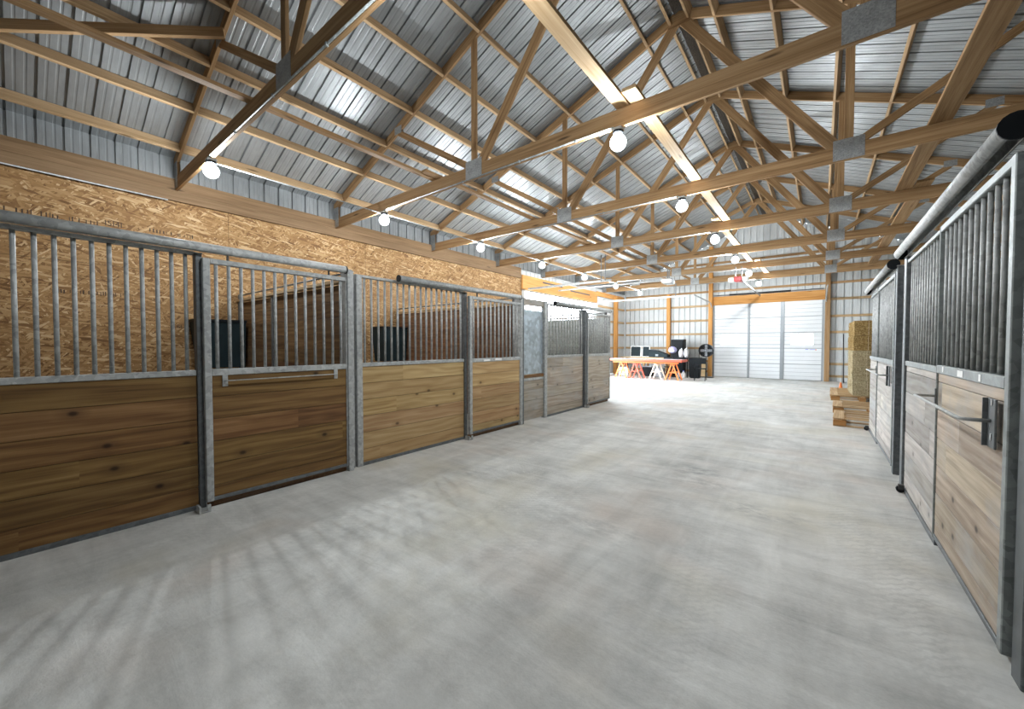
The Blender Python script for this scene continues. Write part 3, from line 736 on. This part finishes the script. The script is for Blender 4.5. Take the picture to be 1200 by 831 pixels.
def sticker(t, x, z, w_, h_, yf, mat='white'):
    obj('sticker', bx((x, yf - 0.0015, z), (x + w_, yf + 0.001, z + h_)), M[mat], t)['label'] = 'small white sticker'
sticker(d2, 0.56, 1.125, 0.16, 0.03, -0.066)
sticker(d2, 0.30, 1.118, 0.14, 0.025, -0.066)
# thresholds under the three doors of this row
for a, b, tx in ((0.99, 2.22, 'brown stall door'), (4.09, 5.31, 'honey coloured stall door'), (7.76, 8.92, 'farthest weathered stall door')):
    tag(obj('threshold_board', bx((XL - 0.005, a, 0), (XL + 0.012, b, 0.05), 0.003), M['dark_planks']), f'dark low board on the floor under the {tx}', 'board')

# --- row on the hay side
def right_handle(t, x0, x1, yf):
    z = 1.03
    bm = bmesh.new(); tube(bm, [(x0, yf - 0.01, z), (x0, yf - 0.11, z), (x0 - 0.01, yf - 0.115, z)], 0.008, 8)
    hd = obj('handle', tb([(x0, yf - 0.006, z), (x0, yf - 0.095, z), (x0 + 0.012, yf - 0.107, z), (x1 - 0.012, yf - 0.107, z), (x1, yf - 0.095, z), (x1, yf - 0.006, z)], 0.0085, 10), M['galv'], t)
    hd['label'] = 'galvanised latch bar standing off the door'
    bm.free()
    bm = bmesh.new(); box(bm, (x1 - 0.05, yf - 0.014, z - 0.12), (x1 + 0.05, yf - 0.006, z + 0.10), 0.002); box(bm, (x1 - 0.05, yf - 0.03, z - 0.12), (x1 - 0.044, yf - 0.014, z + 0.10), 0.001)
    for q in (-0.085, 0.07): box(bm, (x1 + 0.005, yf - 0.017, z + q), (x1 + 0.02, yf - 0.0145, z + q + 0.03), 0, 1)
    obj('latch_plate', bm, [M['galv_dark'], M['galv']], hd)
    obj('handle_bracket', bx((x0 - 0.012, yf - 0.014, z - 0.05), (x0 + 0.012, yf - 0.005, z + 0.05), 0.002), M['galv_dark'], hd)
def caster(t, x, yf):
    bm = bmesh.new(); tube(bm, [(x - 0.018, yf - 0.03, 0.032), (x + 0.018, yf - 0.03, 0.032)], 0.030, 14); c = obj('caster', bm, M['black'], t)
    obj('caster_fork', bx((x - 0.024, yf - 0.045, 0.03), (x + 0.024, yf - 0.004, 0.075), 0.003), M['dark_iron'], c)
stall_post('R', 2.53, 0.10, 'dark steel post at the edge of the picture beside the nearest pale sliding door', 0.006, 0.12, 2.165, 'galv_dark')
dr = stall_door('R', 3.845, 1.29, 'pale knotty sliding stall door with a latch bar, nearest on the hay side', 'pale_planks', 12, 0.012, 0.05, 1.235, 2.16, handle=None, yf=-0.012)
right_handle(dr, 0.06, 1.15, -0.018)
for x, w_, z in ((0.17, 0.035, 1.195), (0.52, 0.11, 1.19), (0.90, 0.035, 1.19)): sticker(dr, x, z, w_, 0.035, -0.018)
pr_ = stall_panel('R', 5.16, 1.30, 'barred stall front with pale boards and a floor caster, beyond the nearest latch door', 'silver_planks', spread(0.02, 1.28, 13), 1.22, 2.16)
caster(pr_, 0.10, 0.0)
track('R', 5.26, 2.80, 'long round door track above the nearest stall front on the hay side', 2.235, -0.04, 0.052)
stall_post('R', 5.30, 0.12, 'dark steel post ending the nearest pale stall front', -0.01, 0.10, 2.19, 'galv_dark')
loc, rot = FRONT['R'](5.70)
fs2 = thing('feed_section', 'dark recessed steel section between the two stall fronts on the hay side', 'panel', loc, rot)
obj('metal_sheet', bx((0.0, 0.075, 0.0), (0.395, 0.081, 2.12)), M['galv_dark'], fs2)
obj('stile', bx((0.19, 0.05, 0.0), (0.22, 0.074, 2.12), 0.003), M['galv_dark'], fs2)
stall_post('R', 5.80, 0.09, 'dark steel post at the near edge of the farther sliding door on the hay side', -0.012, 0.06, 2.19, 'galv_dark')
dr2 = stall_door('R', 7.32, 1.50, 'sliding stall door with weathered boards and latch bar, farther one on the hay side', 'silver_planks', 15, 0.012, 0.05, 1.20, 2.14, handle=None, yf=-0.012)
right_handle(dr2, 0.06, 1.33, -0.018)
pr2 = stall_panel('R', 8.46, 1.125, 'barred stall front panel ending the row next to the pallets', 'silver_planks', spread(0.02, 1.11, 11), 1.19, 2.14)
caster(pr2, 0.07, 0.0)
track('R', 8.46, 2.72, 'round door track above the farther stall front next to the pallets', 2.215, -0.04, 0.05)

# --- partitions between stalls
def partition(y, x0, x1, wood, label, zt=2.06, rail=True, post=None):
    t = thing('stall_partition', label, 'partition', (x0, y, 0))
    L = x1 - x0
    bm = planks(0, L, 0.03, zt, -0.019, 0.019); box(bm, (0.004, -0.008, 0.034), (L - 0.004, 0.008, zt - 0.004)); obj('boards', bm, M[wood], t)
    beam('top_board', (0, -0.02, zt + 0.03), (L, -0.02, zt + 0.03), 0.09, 0.036, M['pale_lumber'], t)
    if rail: obj('top_rail', tb([(0.02, -0.02, zt + 0.115), (L - 0.02, -0.02, zt + 0.115)], 0.012, 8), M['galv_dark'], t)
    for x in [0.03, L - 0.05] + ([post] if post else []):
        obj('stiffener', bx((x - 0.03, -0.045, 0), (x + 0.03, -0.02, zt + 0.13 if x != post else zt), 0.003), M['galv_dark'], t)
    return t
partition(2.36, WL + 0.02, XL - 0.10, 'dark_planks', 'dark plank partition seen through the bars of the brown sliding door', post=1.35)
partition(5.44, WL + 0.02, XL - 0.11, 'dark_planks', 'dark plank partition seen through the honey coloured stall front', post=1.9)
partition(8.97, WL + 0.02, XL - 0.02, 'green_planks', 'grey-green partition closing the last stall of the long row', 2.02)
partition(5.32, XR + 0.12, WR - 0.02, 'green_planks', 'grey-green partition inside the nearest stall on the hay side', 2.12)
partition(8.40, XR + 0.07, WR - 0.02, 'green_planks', 'grey-green partition closing the farther stall on the hay side', 2.06)
partition(2.46, XR + 0.12, WR - 0.02, 'green_planks', 'grey-green partition at the near end of the stall row on the hay side', 2.06)

# feed bins hung in the back corners of two stalls
def feed_bin(y, label):
    t = thing('feed_bin', label, 'feed bin', (WL + 0.03, y, 1.02))
    bm = bmesh.new(); wd, dp, ht = 0.62, 0.42, 0.72
    def ring(s, z): return [bm.verts.new(p) for p in ((0, -wd * s, z), (dp * s, -wd * s, z), (dp * s, 0, z), (0, 0, z))]
    r = [ring(0.86, 0), ring(1.0, ht), ring(0.94, ht), ring(0.82, 0.05)]
    bm.faces.new(r[0])
    for a, b in zip(r, r[1:]):
        for i in range(4): bm.faces.new((a[i], a[(i + 1) % 4], b[(i + 1) % 4], b[i]))
    bm.faces.new(r[3])
    obj('tub', bm, M['teal_black'], t)
    bm = bmesh.new()
    for lo, hi in (((0, -wd - 0.012, ht - 0.03), (dp + 0.012, -wd, ht + 0.01)), ((dp, -wd, ht - 0.03), (dp + 0.012, 0.01, ht + 0.01)), ((0, 0, ht - 0.03), (dp, 0.01, ht + 0.01))): box(bm, lo, hi, 0.003)
    obj('rim', bm, M['black'], t)
feed_bin(2.29, 'black rubber feed bin in the stall corner behind the brown sliding door')
feed_bin(5.37, 'black rubber feed bin in the stall corner behind the honey coloured bars')

# stamped marks on the strand board
def stamp(txt, y, z, size):
    cu = bpy.data.curves.new('stamp', 'FONT'); cu.body = txt; cu.size = size; cu.extrude = 0.0004
    tmp = bpy.data.objects.new('stamp', cu); COL.objects.link(tmp)
    dg = bpy.context.evaluated_depsgraph_get(); me = bpy.data.meshes.new_from_object(tmp.evaluated_get(dg)); 
    bpy.data.objects.remove(tmp)
    o = bpy.data.objects.new('stamp_mark', me); me.materials.clear(); me.materials.append(M['ink'])
    link(o, WO); o.matrix_parent_inverse = Matrix.Identity(4)
    # wall local frame: x along world y, face at local y=0 looking to -y
    o.location = (y - (YB + 6.78), -0.0006, z); o.rotation_euler = (PI / 2, 0, 0)

# ------------------------------------------------------------------ garage door openers and side track
def opener(name, label, loc, rz, rail_len, red):
    t = thing('door_opener', label, 'garage door opener', loc, (0, 0, rz))
    obj('housing', bx((-0.10, -0.14, -0.075), (0.10, 0.14, 0.075), 0.02), M['grey_plastic'] if not red else M['red'], t)
    for s in (-1, 1):
        obj('lamp_cover', bx((0.10 if s > 0 else -0.26, -0.13, -0.07), (0.26 if s > 0 else -0.10, 0.13, 0.06), 0.03), M['white'], t)
    obj('rail', bx((-0.02, 0.14, 0.03), (0.02, rail_len, 0.07), 0.003), M['galv'], t)
    for x in (-0.08, 0.08): obj('hanger', bx((x - 0.012, -0.012, 0.075), (x + 0.012, 0.012, ZC - loc[2] - 0.002), 0.0), M['galv_dark'], t)
    return t
opener('a', 'white garage door opener hanging between trusses, its rail running to the side doorway', (-3.62, TY(5) + 0.04 + 0.9, 3.27), PI / 2, 3.85, False)
opener('b', 'garage door opener with red middle and white lamp covers, facing the far white door', (-1.9, 13.2, 3.28), 0, 5.3, True)
bm = bmesh.new()
t = thing('door_track', 'pale horizontal overhead door track under the far trusses beside the end wall', 'track', (0, 0, 0))
obj('rail', bx((-7.45, 15.40, 3.14), (-3.9, 15.44, 3.20), 0.004), M['white'], t)
obj('hanger', bx((-4.3, 15.44, 3.16), (-4.27, 15.46, 3.66), 0), M['galv_dark'], t)
t = thing('door_track', 'horizontal overhead door track on the near side of the side doorway', 'track', (0, 0, 0))
obj('rail', bx((-7.45, 10.34, 3.14), (-4.6, 10.38, 3.20), 0.004), M['galv'], t)
for x in (-4.9, -4.78): obj('hanger', bx((x, 10.32, 3.16), (x + 0.02, 10.34, 3.9), 0), M['galv_dark'], t)

# ------------------------------------------------------------------ pallets and hay
def make_pallet():
    t = thing('pallet', '', 'pallet', (0, 0, 0))
    LX, LY = 1.15, 1.02
    for i, x in enumerate((0.0, LX / 2 - 0.05, LX - 0.10)):
        for j, y in enumerate((0.0, LY / 2 - 0.06, LY - 0.12)):
            obj('block', bx((x, y, 0.018), (x + 0.12 + (0.05 if i == 0 else 0), y + 0.12, 0.108), 0.003), M['pallet_block'], t)
    for y in (0.06, LY / 2, LY - 0.06):
        beam('bottom_board', (0, y, 0.009), (LX, y, 0.009), 0.09, 0.017, M['pallet'], t)
    for x in (0.0, LX / 2 - 0.05, LX - 0.12):
        beam('stringer_board', (x + 0.06, 0.01, 0.117), (x + 0.06, LY - 0.01, 0.117), 0.10, 0.017, M['pallet'], t)
    n = 6
    for i in range(n):
        y = 0.026 + (LY - 0.052) * i / (n - 1)
        beam('deck_board', (0.15, y, 0.135), (LX, y, 0.135), 0.05, 0.017, M['pallet'], t)
    beam('lead_board', (0.07, -0.012, 0.135), (0.07, LY, 0.135), 0.15, 0.017, M['pallet'], t)
    return t
P0 = make_pallet()
for i, (x, y, rz, lab) in enumerate(((0.20, 8.52, -0.04, 'wooden pallet nearest the camera, at the end of the stall row'), (0.23, 10.15, -0.03, 'wooden pallet lying between the front pallet and the hay bales'), (0.24, 12.38, 0.0, 'wooden pallet under the front of the stacked hay bales'), (0.26, 13.45, 0.0, 'wooden pallet under the back of the stacked hay bales'))):
    p = P0 if i == 0 else copy_tree(P0)
    p.location = (x, y, 0); p.rotation_euler = (0, 0, rz); tag(p, lab, 'pallet', 'wooden pallets on the floor')
def bale_mesh(seed, lx=0.95, ly=0.46, lz=0.3595):
    rnd = random.Random(seed)
    bm = bmesh.new(); box(bm, (-lx / 2, -ly / 2, 0), (lx / 2, ly / 2, lz), 0.012)
    bmesh.ops.triangulate(bm, faces=bm.faces[:])
    bmesh.ops.subdivide_edges(bm, edges=bm.edges[:], cuts=5, use_grid_fill=True)
    for v in bm.verts:
        n_ = mnoise.noise(v.co * 6 + Vector((seed * 3.1, 0, 0))) * 0.016 + mnoise.noise(v.co * 22 + Vector((0, seed, 0))) * 0.010 - 0.010
        c = Vector((0, 0, lz / 2)); d = (v.co - c).normalized()
        k = 1.0
        v.co += Vector((d.x, d.y, d.z * 0.35)) * n_
        v.co.z = min(max(v.co.z, 0.002), lz - 0.002)
    for _ in range(900):                                   # loose straws
        f = rnd.randrange(3); s = rnd.choice((-1, 1))
        if f == 0: p = Vector((s * lx / 2, rnd.uniform(-ly / 2, ly / 2), rnd.uniform(0.01, lz - 0.01))); nn = Vector((s, 0, 0))
        else: p = Vector((rnd.uniform(-lx / 2, lx / 2), s * ly / 2, rnd.uniform(0.01, lz - 0.01))); nn = Vector((0, s, 0))
        d = Vector((rnd.uniform(-1, 1), rnd.uniform(-1, 1), rnd.uniform(-0.5, 0.5))).normalized()
        d = (d - nn * d.dot(nn)).normalized(); L = rnd.uniform(0.03, 0.12)
        q = p + d * L + nn * 0.014; sd = d.cross(nn).normalized() * 0.0036
        for z_ in (p, q): z_.z = min(max(z_.z, 0.004), lz - 0.004); z_.x = min(max(z_.x, -lx / 2 - 0.015), lx / 2 + 0.015); z_.y = min(max(z_.y, -ly / 2 - 0.015), ly / 2 + 0.015)
        bm.faces.new([bm.verts.new(v) for v in (p - sd - nn * 0.004, p + sd - nn * 0.004, q)])
    return bm
B = []
for layer in range(5):
    for dep in range(3):
        lab = f"hay bale in the {('bottom', 'second', 'third', 'fourth', 'top')[layer]} layer of the stack, {('front', 'middle', 'back')[dep]} column seen from the aisle"
        b = thing('hay_bale', lab, 'hay bale', (1.09 + random.uniform(-0.010, 0.010), 12.62 + dep * 0.515, 0.145 + layer * 0.3585), (0, 0, random.uniform(-0.02, 0.02)), 'stacked hay bales')
        obj('bale_body', bale_mesh(layer * 3 + dep), M['pale_hay'] if layer < 3 else M['hay'], b, smooth=False)
        for xx in (-0.2, 0.2): 
            bm = bmesh.new(); tube(bm, [(xx, -0.228, 0.006), (xx, -0.228, 0.349)], 0.003, 5); obj('twine', bm, M['cream'], b)
# traffic cone and pole near the hay
t = thing('traffic_cone', 'small orange cone on the floor behind the hay stack', 'cone', (0.50, 14.66, 0))
bm = bmesh.new(); lathe(bm, [(0.07, 0.025), (0.06, 0.03), (0.02, 0.27), (0.015, 0.28)], 20); obj('cone_body', bm, M['orange'], t)
obj('base', bx((-0.09, -0.09, 0), (0.09, 0.09, 0.026), 0.006), M['orange'], t)
bm = bmesh.new(); tube(bm, [(0.70, 18.30, 0.0), (0.68, 18.56, 1.75)], 0.016, 10)
tag(obj('metal_pole', bm, M['dark_iron']), 'thin dark pole leaning on the girts of the end wall beside the hay', 'pole')

# ------------------------------------------------------------------ work corner by the side doorway
t = thing('work_table', 'long red-orange table in front of the end wall', 'table', (-5.45, 15.35, 0))
obj('tabletop', bx((-1.45, -0.05, 0.70), (1.45, 0.75, 0.79), 0.012), M['table_red'], t)
obj('tabletop_glare', bx((-1.40, 0.0, 0.79), (1.40, 0.70, 0.796), 0.002), M['bag'], t)  # pale layer added on top: overexposed glare put into the colour
obj('apron', bx((-1.30, 0.06, 0.63), (1.30, 0.09, 0.70), 0.003), M['orange'], t)
def trestle(x, mat, label):
    tr = thing('sawhorse', label, 'sawhorse', (x, 15.7, 0))
    obj('beam', bx((-0.04, -0.25, 0.60), (0.04, 0.25, 0.697), 0.004), M[mat], tr)
    for sy in (-0.22, 0.22):
        for sx in (-1, 1): beam('leg', (sx * 0.03, sy, 0.60), (sx * 0.24, sy * 1.12, 0.005), 0.05, 0.03, M[mat], tr, (0, 1, 0))
        beam('spreader', (-0.12, sy * 1.06, 0.30), (0.12, sy * 1.06, 0.30), 0.02, 0.04, M[mat], tr)
trestle(-6.42, 'orange', 'orange sawhorse under the table end near the stalls')
trestle(-5.84, 'table_red', 'red sawhorse under the table, second from the stalls')
trestle(-5.02, 'cream', 'cream sawhorse under the middle of the red table')
trestle(-4.40, 'orange', 'orange sawhorse under the table end near the black stool')
# things on and behind the table, standing on a bench
t = thing('bench', 'low bench along the end wall behind the red table', 'bench', (-6.0, 17.8, 0))
obj('bench_top', bx((-1.3, -0.3, 0.76), (0.85, 0.32, 0.80), 0.006), M['plywood'], t)
for x in (-1.2, -0.2, 0.78):
    for y in (-0.25, 0.25): obj('leg', bx((x - 0.04, y - 0.04, 0), (x + 0.04, y + 0.04, 0.76), 0.003), M['lumber'], t)
def framed(x, y, z, w_, h_, label, tilt=-0.12):
    tt = thing('framed_panel', label, 'panel', (x, y, z), (tilt, 0, 0))
    bm = bmesh.new()
    for lo, hi in (((0, -0.02, 0), (w_, 0.02, 0.03)), ((0, -0.02, h_ - 0.03), (w_, 0.02, h_)), ((0, -0.02, 0.03), (0.03, 0.02, h_ - 0.03)), ((w_ - 0.03, -0.02, 0.03), (w_, 0.02, h_ - 0.03))): box(bm, lo, hi, 0.003)
    obj('frame', bm, M['white'], tt); obj('dark_face', bx((0.03, -0.008, 0.03), (w_ - 0.03, 0.008, h_ - 0.03)), M['teal_black'], tt)
framed(-6.92, 17.75, 0.802, 0.50, 0.50, 'dark framed panel leaning on the bench by the end wall, nearer the stalls')
framed(-6.38, 17.78, 0.802, 0.34, 0.50, 'dark framed panel on the bench, narrower one beside the sloping case')
t = thing('tool_case', 'dark sloping tool case on the bench beside the framed panels', 'case', (-6.0, 17.75, 0.80))
bm = bmesh.new(); prism(bm, [(0.0, 0.0), (0.80, 0.0), (0.80, 0.12), (0.35, 0.30), (0.0, 0.34)], -0.2, 0.2); obj('body', bm, M['teal_black'], t)
obj('latch', bx((0.3, -0.215, 0.06), (0.42, -0.2, 0.14), 0.003), M['grey_plastic'], t)
t = thing('storage_cabinet', 'tall black cabinet standing by the end wall post', 'cabinet', (-5.09, 17.7, 0))
obj('body', bx((0, 0, 0.02), (0.50, 0.5, 1.58), 0.01), M['black'], t)
obj('door', bx((0.012, -0.02, 0.06), (0.488, 0.0, 1.54), 0.006), M['black'], t)
obj('top', bx((-0.01, -0.02, 1.58), (0.51, 0.5, 1.60), 0.004), M['grey_plastic'], t)
t = thing('helmet', 'lilac and white round helmet on a stand before the black cabinet', 'helmet', (-4.90, 17.3, 0))
bm = bmesh.new(); bmesh.ops.create_uvsphere(bm, u_segments=20, v_segments=12, radius=0.17)
for v in bm.verts: v.co = Vector((v.co.x, v.co.y, v.co.z * 0.85 + 1.14)) 
obj('shell', bm, M['lilac'], t, smooth=True)
obj('stand', tb([(0, 0, 0.03), (0, 0, 1.02)], 0.025, 10), M['dark_iron'], t)
bm = bmesh.new(); lathe(bm, [(0.2, 0.0), (0.2, 0.02), (0.04, 0.035)], 20); obj('foot', bm, M['dark_iron'], t)
obj('visor', bx((-0.12, -0.185, 1.06), (0.12, -0.11, 1.14), 0.02), M['white'], t)
# black folding chairs by the table end
def chair(x, y, rz, label):
    tt = thing('folding_chair', label, 'chair', (x, y, 0), (0, 0, rz))
    obj('seat', bx((-0.21, -0.2, 0.44), (0.21, 0.2, 0.47), 0.01), M['black'], tt)
    obj('backrest', bx((-0.21, 0.19, 0.64), (0.21, 0.215, 0.86), 0.008), M['black'], tt)
    for s in (-1, 1):
        obj('leg', tb([(s * 0.2, -0.26, 0.012), (s * 0.2, 0.2, 0.75), (s * 0.2, 0.205, 0.86)], 0.011, 8), M['black'], tt)
        obj('leg', tb([(s * 0.18, 0.26, 0.012), (s * 0.18, -0.1, 0.44)], 0.011, 8), M['black'], tt)
chair(-4.75, 16.62, 2.6, 'black folding chair behind the end of the red table')
chair(-3.55, 16.1, 3.3, 'black folding chair between the red table and the black bin')
t = thing('rubbish_bin', 'tall black bin standing before the plywood sheets', 'bin', (-3.97, 17.2, 0))
bm = bmesh.new(); box(bm, (-0.2, -0.2, 0.0), (0.2, 0.2, 0.78), 0.02)
for v in bm.verts:
    s = 0.82 + 0.18 * v.co.z / 0.78; v.co.x *= s; v.co.y *= s
obj('body', bm, M['black'], t); obj('lid', bx((-0.215, -0.215, 0.78), (0.215, 0.215, 0.83), 0.012), M['black'], t)
# drum fan
t = thing('drum_fan', 'round black fan standing above the bin beside the doorframe', 'fan', (-3.70, 17.80, 0))
bm = bmesh.new()
tube(bm, [(0, -0.12, 1.12), (0, 0.12, 1.12)], 0.27, 28, cap=False); obj('drum', bm, M['black'], t)
bm = bmesh.new()
for r in (0.06, 0.12, 0.18, 0.24, 0.27):
    tube(bm, [(r * math.cos(a), -0.125, 1.12 + r * math.sin(a)) for a in [2 * PI * i / 24 for i in range(25)]], 0.005, 5, cap=False)
for i in range(12):
    a = 2 * PI * i / 12; tube(bm, [(0.04 * math.cos(a), -0.125, 1.12 + 0.04 * math.sin(a)), (0.27 * math.cos(a), -0.125, 1.12 + 0.27 * math.sin(a))], 0.004, 5)
obj('guard', bm, M['dark_iron'], t)
bm = bmesh.new(); tube(bm, [(0, 0.121, 1.12), (0, 0.13, 1.12)], 0.27, 28); obj('back_plate', bm, M['black'], t)
bm = bmesh.new()
for i in range(4):
    a = PI / 2 * i; mt = Matrix.Translation((0, 0, 1.12)) @ Matrix.Rotation(a, 4, 'Y')
    box(bm, (0.03, -0.02, -0.05), (0.23, -0.012, 0.05), 0.003, 0, mt)
tube(bm, [(0, -0.06, 1.12), (0, 0.06, 1.12)], 0.05, 12); obj('blades', bm, M['grey_plastic'], t)
for s in (-1, 1): obj('leg', tb([(s * 0.272, 0, 1.12), (s * 0.272, 0, 0.85), (s * 0.25, 0.0, 0.02)], 0.014, 8), M['dark_iron'], t)
obj('foot', bx((-0.28, -0.16, 0), (0.28, 0.16, 0.025), 0.004), M['dark_iron'], t)
# plywood sheets, bags, jugs, boxes
bm = bx((-3.95, 18.50, 0.0), (-3.66, 18.53, 0.72)); 
tag(obj('plywood_sheet', bx((-4.25, 18.30, 0.0), (-3.82, 18.33, 0.78), 0.002), M['plywood']), 'tan plywood offcut leaning by the far doorframe', 'board')
bm.free()
def blob(name, x, y, z, sx, sy, sz, mat, label, cat, seed):
    bm = bmesh.new(); bmesh.ops.create_icosphere(bm, subdivisions=3, radius=1.0)
    for v in bm.verts:
        n_ = 1 + 0.16 * mnoise.noise(v.co * 2.2 + Vector((seed, 0, 0)))
        zz = max(v.co.z, -0.8)
        v.co = Vector((v.co.x * sx * n_, v.co.y * sy * n_, (zz + 0.8) * sz * 0.55 * n_))
    tt = thing(name, label, cat, (x, y, z)); obj('sack', bm, M[mat], tt, smooth=True)
    obj('tie', tb([(0, 0, 0.94 * sz), (0.01, 0, 1.10 * sz)], [0.05 * sx / 0.2, 0.02], 8), M[mat], tt)
t = thing('stool', 'black stool holding white bags beside the black cabinet', 'stool', (-4.46, 17.35, 0))
obj('seat', bx((-0.22, -0.2, 0.78), (0.22, 0.2, 0.82), 0.01), M['black'], t)
for sx in (-1, 1):
    for sy in (-1, 1): beam('leg', (sx * 0.17, sy * 0.15, 0.78), (sx * 0.20, sy * 0.19, 0.0), 0.03, 0.03, M['black'], t, (0, 1, 0))
blob('plastic_bag', -4.565, 17.35, 0.822, 0.095, 0.13, 0.36, 'bag', 'white plastic bag on the black stool, nearer the cabinet', 'bag', 1.0)
blob('plastic_bag', -4.355, 17.35, 0.822, 0.095, 0.13, 0.40, 'bag', 'white plastic bag on the black stool, nearer the fan', 'bag', 4.0)
def jug(x, y, label):
    tt = thing('plastic_jug', label, 'jug', (x, y, 0))
    bm = bmesh.new(); box(bm, (-0.08, -0.08, 0), (0.08, 0.08, 0.20), 0.02); obj('body', bm, M['white'], tt)
    bm = bmesh.new(); lathe(bm, [(0.07, 0.20), (0.03, 0.26), (0.03, 0.28)], 14); obj('neck', bm, M['white'], tt)
    bm = bmesh.new(); lathe(bm, [(0.034, 0.28), (0.034, 0.305)], 14); obj('cap', bm, M['blue'], tt)
jug(-4.56, 16.95, 'white plastic jug on the floor under the stool, nearer the cabinet')
jug(-4.36, 16.93, 'white plastic jug on the floor under the stool, nearer the bin')
def crate(x, y, w_, h_, mat, label):
    tt = thing('storage_box', label, 'box', (x, y, 0))
    obj('body', bx((0, 0, 0), (w_, 0.35, h_), 0.01), M[mat], tt); obj('lid', bx((-0.012, -0.012, h_), (w_ + 0.012, 0.362, h_ + 0.03), 0.006), M['grey_plastic'], tt)
crate(-7.05, 16.7, 0.42, 0.36, 'white', 'white storage box under the bench, nearest the stalls')
crate(-6.05, 16.9, 0.40, 0.40, 'black', 'black storage box with grey lid behind the red table legs')
crate(-5.55, 16.9, 0.36, 0.34, 'grey_plastic', 'grey storage box next to the black one behind the red table')
stamp('I5I4I', 0.80, 2.975, 0.10)
stamp('BI', 1.53, 1.62, 0.075)
def stamp_row(y0, y1, z, h, seed):
    r = random.Random(seed); bm = bmesh.new(); y = y0 - (YB + 6.78)
    while y < y1 - (YB + 6.78):
        wd = r.uniform(0.006, 0.016)
        if r.random() < 0.75: box(bm, (y, -0.001, z + r.uniform(0, h * 0.2)), (y + wd, -0.0003, z + h * r.uniform(0.8, 1.0)))
        y += wd + r.uniform(0.008, 0.03)
    obj('stamp_mark', bm, M['ink'], WO)
stamp_row(-0.15, 0.74, 2.93, 0.085, 3)
stamp_row(1.25, 1.75, 2.98, 0.06, 5)
stamp_row(0.35, 1.0, 2.02, 0.06, 8)
